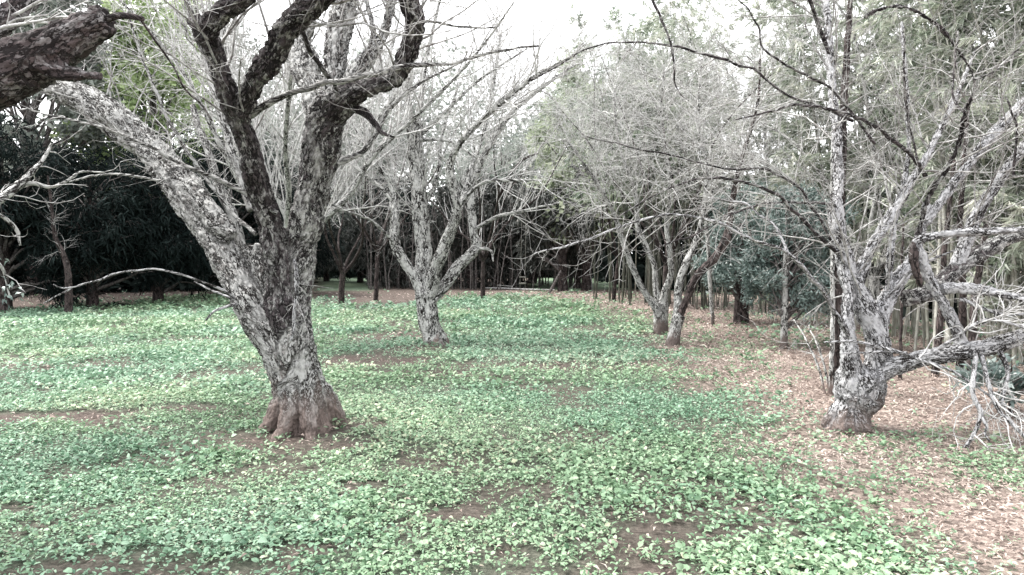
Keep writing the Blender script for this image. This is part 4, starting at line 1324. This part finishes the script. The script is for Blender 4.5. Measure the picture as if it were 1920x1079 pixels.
# yellow-green and pale trees against the sky
LG = "light green trees behind the orchard"
for k, (px, d, h, rx, mat, lab, nl) in enumerate([
    (295, 32, 15.5, 3.6, M_LIME, "bright yellow-green tree seen above the big leaning limb", 15000),
    (60, 29, 15.0, 4.2, M_PALE, "grey-green tall tree above the dark evergreens at far left", 15000),
    (1100, 32, 11.0, 3.0, M_LIMEP, "pale lime-green tree above the bamboo in the distance", 12000),
    (940, 44, 10.0, 4.0, M_PALE, "grey pale tree closing the view behind the rope swing", 8000),
    (700, 40, 11.0, 3.6, M_PALE, "grey tall tree behind the conifers left of centre", 8000),
    (480, 36, 10.5, 3.2, M_PALE, "grey tall tree behind the foreground tree's fork", 8000),
]):
    x = (px - CX) / FPX * d
    leafy("leafy_tree", lab, "tree", LG, (x, d), .22, h, [(0, 0, h * .55, rx, rx, h * .2), (.4, 0, h * .78, rx * .8, rx * .8, h * .18), (0, 0, h * .35, rx * .9, rx * .9, h * .12)],
          M_DARKB, mat, nl, (.30, .16), 280 + k, droop=.25, n_limb=10, clump=1.0)


# far wood closing the horizon: one mass
def far_wood():
    """dense mass behind everything: near behind the left evergreens and the bamboo, far off beyond the clearing"""
    n = 65000
    px = rng.uniform(-900, 3000, n)
    u = (px - CX) / FPX
    y0 = np.interp(px, [-900, -200, 420, 560, 640, 1090, 1180, 1450, 1700, 2200, 3000], [22, 26, 32, 40, 52, 52, 33, 27, 17, 13, 11])
    dep = np.interp(y0, [11, 30, 52], [2.5, 5, 12])
    y = y0 + rng.random(n) * dep
    x = u * y
    top = np.interp(y0, [11, 24, 32, 52], [4.5, 4.8, 5.5, 5.0]) * (0.75 + 0.5 * fbm2(x, y, .2, 91, 3))
    z = rng.random(n) ** 1.05 * top
    D = rng.normal(0, 1, (n, 3))
    sz = y0 / 40
    v, f = quadleaves(np.stack([x, y, z], -1), D, rng.uniform(.5, 1.1, n) * sz, rng.uniform(.2, .5, n) * sz)
    r = np.clip(fbm2(x, z * 1.0, .4, 93, 3) + rng.normal(0, .15, n), 0, 1)
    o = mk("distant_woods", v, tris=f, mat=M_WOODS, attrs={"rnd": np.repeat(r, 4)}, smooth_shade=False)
    o['kind'] = 'stuff'
    o['label'] = 'dark wood closing the view behind the orchard'
    o['category'] = 'woods'
    # taller pale treetops beyond the dark wood
    n = 30000
    px = rng.uniform(330, 1250, n)
    y = rng.uniform(64, 78, n)
    x = (px - CX) / FPX * y
    top = np.interp(px, [330, 560, 800, 980, 1100, 1250], [27, 25, 21, 17, 19, 24]) * (0.62 + 0.62 * fbm2(x, y, .16, 191, 4))
    z = 3 + rng.random(n) * (top - 3)
    v, f = quadleaves(np.stack([x, y, z], -1), rng.normal(0, 1, (n, 3)), rng.uniform(.4, 1.0, n), rng.uniform(.15, .4, n))
    r = np.clip(fbm2(x, z, .5, 193, 3) + rng.normal(0, .2, n), 0, 1)
    o = mk("distant_treetops", v, tris=f, mat=M_PALE, attrs={"rnd": np.repeat(r, 4)}, smooth_shade=False)
    o['kind'] = 'stuff'
    o['label'] = 'pale grey treetops showing above the dark wood'
    o['category'] = 'treetops'
    # thicket of thin dark stems with straggly scrub under the far trees
    n = 120
    px = rng.uniform(690, 1095, n)
    y = rng.uniform(32.5, 40, n)
    rows = np.zeros((n, 6, 4))
    x = (px - CX) / FPX * y
    lean = rng.normal(0, .35, (n, 2))
    hh = rng.uniform(2.5, 5.5, n)
    for k in range(6):
        t = k / 5
        rows[:, k, 0] = x + lean[:, 0] * t * t + rng.normal(0, .04, n)
        rows[:, k, 1] = y + lean[:, 1] * t * t
        rows[:, k, 2] = hh * t - .1
        rows[:, k, 3] = rng.uniform(.02, .05, n) * (1 - .6 * t)
    tw = spawn(rows, 1500, (.3, 1.2), t=(.1, 1), K=5, wig=.25, rmax=.012, rmin=.006)
    v1, q1 = tubes(rows[:, :, :3], rows[:, :, 3], 5)
    v2, q2 = tubes(tw[:, :, :3], tw[:, :, 3], 3)
    o = mk("undergrowth", np.vstack([v1, v2]), quads=np.vstack([q1, q2 + len(v1)]), mat=M_TWIGD)
    o['kind'] = 'stuff'
    o['label'] = 'thicket of thin dark stems under the trees at the far end'
    o['category'] = 'undergrowth'
    n = 20000
    px = np.concatenate([rng.uniform(590, 985, n - 6000), rng.uniform(985, 1120, 6000)])
    y = rng.uniform(34, 41, n)
    x = (px - CX) / FPX * y
    top = 1.2 + 4.2 * fbm2(x, y, .35, 95, 3)
    low = np.where(px < 690, 1.1, np.where(px > 985, 1.0, 0.0))
    z = low + rng.random(n) * np.maximum(top - low, .3)
    D = rng.normal(0, .5, (n, 3)) + [0, 0, -.9]
    v, f = quadleaves(np.stack([x, y, z], -1), D, rng.uniform(.2, .5, n), rng.uniform(.04, .1, n))
    o = mk("hanging_scrub", v, tris=f, mat=M_DRY, attrs={"rnd": np.repeat(np.clip(rng.normal(.4, .25, n), 0, 1), 4)}, smooth_shade=False)
    o['kind'] = 'stuff'
    o['label'] = 'dark drooping scrub hanging between the trunks at the far end'
    o['category'] = 'scrub'


far_wood()

# ------------------------------------------------------------------ bamboo
CULMS, PALE_CULMS = [], []


def make_culm(seed, h, r, arch, mat):
    rg = np.random.default_rng(seed)
    n = 26
    t = np.linspace(0, 1, n)
    x = arch * t ** 2.4 + .02 * np.cumsum(rg.normal(0, .12, n))
    z = h * (t - .13 * (arch / h) * t ** 3)
    rr = r * (1 - .82 * t ** 1.6)
    pts = []
    for i in range(n):
        pts.append([x[i], 0, z[i], rr[i]])
        if i < n - 1:
            for du, k in ((.04, 1.22), (.09, 1.0)):
                pts.append([x[i] + (x[i + 1] - x[i]) * du, 0, z[i] + (z[i + 1] - z[i]) * du, rr[i] * k])
    pl = np.array(pts)
    v, q = tubes(pl[None, :, :3], pl[None, :, 3], 6)
    me_o = mk("culm", v, quads=q, mat=mat)
    me = me_o.data
    bpy.data.objects.remove(me_o)
    return me, resamp(pl, 24)


for k, (h, r, ar) in enumerate([(8.6, .026, 1.9), (7.6, .022, 2.4), (9.4, .03, 1.4), (6.4, .018, 2.2), (7.0, .022, .9)]):
    CULMS.append(make_culm(500 + k, h, r, ar, M_CULM))
    PALE_CULMS.append(make_culm(520 + k, h, r * 1.15, ar * .55, M_CULMP))


def bamboo(label, spots, seed, leafmat, n_leaf, leaf, low=.32, lean_az=None, hs=1.0, culms=CULMS):
    """spots: list of (x, y) culm feet"""
    rg = np.random.default_rng(seed)
    spots = np.asarray(spots)
    c = spots.mean(0)
    base = np.array([c[0], c[1], 0.0])
    tr = thing("bamboo_clump", label, "bamboo", base, "bamboo clumps around the orchard")
    lines = []
    for x, y in spots:
        k = rg.integers(len(culms))
        me, pl = culms[k]
        az = (lean_az if lean_az is not None else 0) + rg.normal(0, .8 if lean_az is not None else 2.5)
        s = hs * rg.uniform(.8, 1.12)
        o = bpy.data.objects.new("culm", me)
        COL.objects.link(o)
        o.parent = tr
        o.location = (x - base[0], y - base[1], -.05)
        tl = rg.normal(0, .05, 2)
        o.rotation_euler = (tl[0], tl[1], az)
        o.scale = (s, s, s)
        R = o.rotation_euler.to_matrix()
        p = pl[:, :3] @ np.array(R).T * s + np.array([x, y, -.05])
        lines.append(np.column_stack([p, pl[:, 3] * s]))
    par = np.stack(lines)
    l1 = spawn(par, len(spots) * 14, (.5, 1.5), t=(low, .99), ang=(25, 65), K=5, up=.1, wig=.12, grav=-.10, rmul=.4, rmax=.006, rmin=.003, rg=rg)
    l2 = spawn(l1, len(spots) * 36, (.2, .7), t=(.2, 1), ang=(20, 60), K=4, wig=.16, grav=-.16, rmax=.004, rmin=.0022, rg=rg)
    twig_part(tr, [l1, l2], M_TWIGP, (3, 3), "branchlets")
    i = rg.integers(0, len(l2), n_leaf)
    f = rg.uniform(.6, 2.98, n_leaf)
    a = f.astype(int)
    w = (f - a)[:, None]
    C = l2[i, a, :3] * (1 - w) + l2[i, a + 1, :3] * w
    D = unit(l2[i, a + 1, :3] - l2[i, a, :3]) + rg.normal(0, .4, (n_leaf, 3))
    D[:, 2] -= .45
    ls = leaf[0] * rg.uniform(.6, 1.4, n_leaf)
    v, fc = quadleaves(C, D, ls, leaf[1] * rg.uniform(.7, 1.3, n_leaf), rg=rg, bend=.06)
    tone = rg.normal(.5, .2, len(l2))[i]
    o = mk("foliage", v, tris=fc, mat=leafmat, parent=tr, attrs={"rnd": np.repeat(np.clip(tone + rg.normal(0, .15, n_leaf), 0, 1), 4)}, origin=base, smooth_shade=False)
    o['kind'] = 'stuff'


def row(p0, p1, n, depth, seed):
    rg = np.random.default_rng(seed)
    t = np.sort(rg.random(n))
    a, b = np.asarray(p0), np.asarray(p1)
    q = a[None] * (1 - t)[:, None] + b[None] * t[:, None]
    nrm = np.array([-(b - a)[1], (b - a)[0]])
    nrm = nrm / np.linalg.norm(nrm)
    if nrm[1] < 0:
        nrm = -nrm
    return q + nrm[None] * (rg.random(n) ** 1.3)[:, None] * depth


gA, gB, gC, gD, gE = G(1098, 560)[:2], G(1165, 572)[:2], G(1245, 578)[:2], G(1345, 584)[:2], G(1420, 592)[:2]
bamboo("dark bamboo row at the far end, between the leaning-pole trunk and the slender pair", row(gA, gB, 30, 2.4, 1), 601, M_BAMBG, 18000, (.22, .035), low=.40, lean_az=math.pi * 1.2)
bamboo("bamboo directly behind the slender pair of trees", row(gB, gC, 30, 2.4, 2), 602, M_BAMB, 18000, (.22, .035), low=.38, lean_az=math.pi * 1.2)
bamboo("bamboo behind the dark red bending limb", row(gC, gD, 30, 2.4, 3), 603, M_BAMB, 18000, (.21, .033), low=.36, lean_az=math.pi * 1.2)
bamboo("bamboo behind the blue-green bushy tree", row(gD, gE, 24, 2.2, 4), 604, M_BAMB, 18000, (.20, .032), low=.30, lean_az=math.pi * 1.2)
bamboo("tall bamboo behind the whitish right-hand tree, hanging leaves screening the sky", row(G(1500, 615)[:2], G(1700, 640)[:2], 36, 2.0, 5), 605, M_BAMB, 34000, (.22, .034), low=.18, lean_az=math.pi * 1.05, culms=PALE_CULMS)
bamboo("tall grey-leaved bamboo above the horizontal pale limb at the right", row(G(1690, 655)[:2], G(1850, 690)[:2], 36, 1.8, 6), 606, M_BAMB, 34000, (.21, .032), low=.12, lean_az=math.pi, culms=PALE_CULMS)
bamboo("bamboo thicket filling the right edge of the picture", row(G(1850, 680)[:2], G(2150, 730)[:2], 34, 1.8, 7), 607, M_BAMB, 30000, (.20, .030), low=.08, lean_az=math.pi, culms=PALE_CULMS)


# ------------------------------------------------------------------ saplings and thin trunks
def sapling(rows, label, mat, ntw=20, name="sapling"):
    pl = trace(rows)
    pl[0, 2] = -0.1
    base = np.array([pl[0, 0], pl[0, 1], 0.0])
    tr = thing(name, label, "sapling", base, "thin stems among the trees")
    p = spline(pl, .08)
    p[1:, :2] += (rng.normal(0, .004, (len(p) - 1, 2)))
    v, q, t = tubes(p[None, :, :3], p[None, :, 3], 8, True)
    ring = np.repeat(np.arange(len(p)), 8)
    bk = v[:len(ring)] - p[ring, :3]
    bk[:, 2] += np.arange(len(p))[ring] * .034
    bk = np.vstack([bk, bk[:1], bk[-1:]])
    mk("trunk", v, tris=t, quads=q, mat=mat, parent=tr, attrs={"bk": bk, "hg": v[:, 2]}, origin=base)
    par = resamp(p, 14)[None]
    l1 = spawn(par, ntw, (.3, 1.1), t=(.4, 1), K=6, wig=.2, rmul=.4, rmax=.009, rmin=.003)
    l2 = spawn(l1, ntw * 6, (.1, .5), K=5, wig=.22, rmax=.004, rmin=.002)
    twig_part(tr, [l1, l2], M_TWIG, (4, 3))


dd = G(128, 588)[1]
sapling([(128, 590, dd, 15), (129, 540, dd, 13), (126, 500, dd, 11), (115, 470, dd, 10), (104, 445, dd, 8), (98, 400, dd, 6), (90, 330, dd, 4)], "thin grey sapling standing in front of the black shade on the left", M_DARKB)
dd = G(1568, 738)[1]
sapling([(1566, 745, dd, 34), (1570, 690, dd, 24), (1572, 620, dd, 21), (1574, 540, dd, 19), (1576, 420, dd, 17), (1580, 250, dd, 15), (1590, 60, dd, 11), (1600, -80, dd, 6)], "dark upright stem close behind the left side of the whitish right-hand tree", M_DARKB)
sapling([(1557, 742, dd - .15, 9), (1560, 640, dd - .1, 8.5), (1561, 520, dd, 8), (1560, 380, dd, 7), (1563, 200, dd, 6), (1570, 20, dd, 4)], "thin straight grey-green pole stem left of the whitish right-hand tree", M_SEC, 6)
dd = G(1692, 715)[1]
sapling([(1688, 716, dd, 7), (1689, 650, dd, 6), (1690, 560, dd, 5), (1694, 420, dd, 4)], "thin reddish stem under the horizontal pale limb, nearest the trunk", M_REDB, 8)
sapling([(1752, 725, dd + .3, 15), (1757, 660, dd + .3, 14), (1764, 590, dd + .3, 12), (1770, 480, dd + .3, 10), (1790, 300, dd + .3, 7)], "brown stem under the middle of the horizontal pale limb", M_REDB, 14)
sapling([(1800, 726, dd + .2, 16), (1802, 650, dd + .2, 15), (1806, 560, dd + .3, 13), (1800, 420, dd + .3, 10), (1815, 200, dd + .4, 7)], "thicker dark stem under the outer part of the horizontal pale limb", M_DARKB, 14)
sapling([(1824, 735, dd - .1, 17), (1822, 670, dd - .1, 15), (1828, 560, dd, 13), (1850, 420, dd, 10)], "dark stem farthest right under the horizontal pale limb, beside the dead twigs", M_DARKB, 14)
dd = G(1335, 612)[1]
sapling([(1338, 614, dd, 6), (1334, 570, dd, 8), (1330, 500, dd, 8), (1325, 400, dd, 7), (1335, 250, dd, 5)], "thin pale stem between the slender pair and the blue-green bushy tree", M_PAIR, 12)

# thin bent canes at the foot of the bluish bush
for k, (x0, y0, x1, y1, lab) in enumerate([(1552, 745, 1490, 600, "left-leaning thin cane at the foot of the blue-green bush"), (1556, 742, 1515, 610, "steeper thin cane at the foot of the blue-green bush")]):
    e = G(x0, y0)[1]
    sapling([(x0, y0, e, 5), ((x0 * 2 + x1) / 3 + 6, (y0 * 2 + y1) / 3, e + .1, 4.5), ((x0 + 2 * x1) / 3 + 6, (y0 + 2 * y1) / 3, e + .2, 4), (x1, y1, e + .4, 2)], lab, M_SEC, 3, "cane")

# ------------------------------------------------------------------ rope swing, leaning pole, fallen branch


def swing():
    d = 24.5
    top = P(983, 300, d)
    zt = top[2]
    base = np.array([P(980, 560, d)[0], d, 0.0])
    tr = thing("rope_swing", "rope swing with two thin ropes hanging at the far end of the lawn", "swing", base)
    m, nt = newmat("rope_pale")
    n = nd(nt, "ShaderNodeTexNoise", Scale=60.0)
    p = nd(nt, "ShaderNodeBsdfPrincipled", Roughness=.9)
    nt.links.new(ramp(nt, n.outputs[0], [(.3, (.10, .095, .085)), (.7, (.22, .21, .19))]), p.inputs['Base Color'])
    nt.links.new(p.outputs[0], nt.nodes.new("ShaderNodeOutputMaterial").inputs[0])
    for s in (-1, 1):
        rows = np.array([[base[0] + .06 + s * .05, d, zt, .008], [base[0] + .03 + s * .07, d, 2.2, .008], [base[0] + s * .085, d, 1.1, .008], [base[0] + s * .09, d, .34, .008]])
        q = spline(rows, .12)
        v, qd, t = tubes(q[None, :, :3], q[None, :, 3], 6, True)
        mk("rope", v, tris=t, quads=qd, mat=m, parent=tr, origin=base)
    for z, nm, r in ((.62, "seat", .028), (.84, "rung", .02)):
        rows = np.array([[base[0] - .12, d, z, r], [base[0] - .05, d, z + .004, r], [base[0] + .05, d, z + .004, r], [base[0] + .12, d, z, r]])
        v, qd, t = tubes(spline(rows, .03)[None, :, :3], spline(rows, .03)[None, :, 3], 8, True)
        mk(nm, v, tris=t, quads=qd, mat=m, parent=tr, origin=base)
    # the bough it hangs from belongs to the tree behind
    bough = np.array([[base[0] - .9, d + 6.0, zt - .7, .06], [base[0] - .4, d + 3, zt - .1, .05], [base[0] + .05, d, zt + .03, .04], [base[0] + .5, d - 1.2, zt + .05, .02]])
    host = [o for o in bpy.data.objects if o.get('label', '').startswith("dark-trunked tree directly behind the rope swing")][0]
    branch_parts(host, [bough], M_DARKB, name="bough")


swing()


def pole():
    g = G(1029, 551)
    o1 = P(1052, 508, g[1] + .4)
    rows = np.array([[*g, .06], [*(g * .5 + o1 * .5), .055], [*o1, .045]])
    q = spline(rows, .1)
    v, qd, t = tubes(q[None, :, :3], q[None, :, 3], 8, True)
    v = v + rng.normal(0, .004, v.shape)
    o = mk("leaning_pole", v, tris=t, quads=qd, mat=M_TWIGD)
    o['label'] = 'short dark pole leaning against the thick trunk at the far end'
    o['category'] = 'pole'
    a, b, c, e = G(905, 542), G(945, 543), G(985, 545), G(1040, 546)
    rows = np.array([[*a, .02], [*b, .035], [*c, .04], [*e, .03]])
    rows[:, 2] += .05
    q = spline(rows, .12)
    v, qd, t = tubes(q[None, :, :3], q[None, :, 3], 7, True)
    o = mk("fallen_branch", v, tris=t, quads=qd, mat=M_TWIGP)
    o['label'] = 'long pale fallen branch lying across the far edge of the lawn'
    o['category'] = 'branch'


pole()
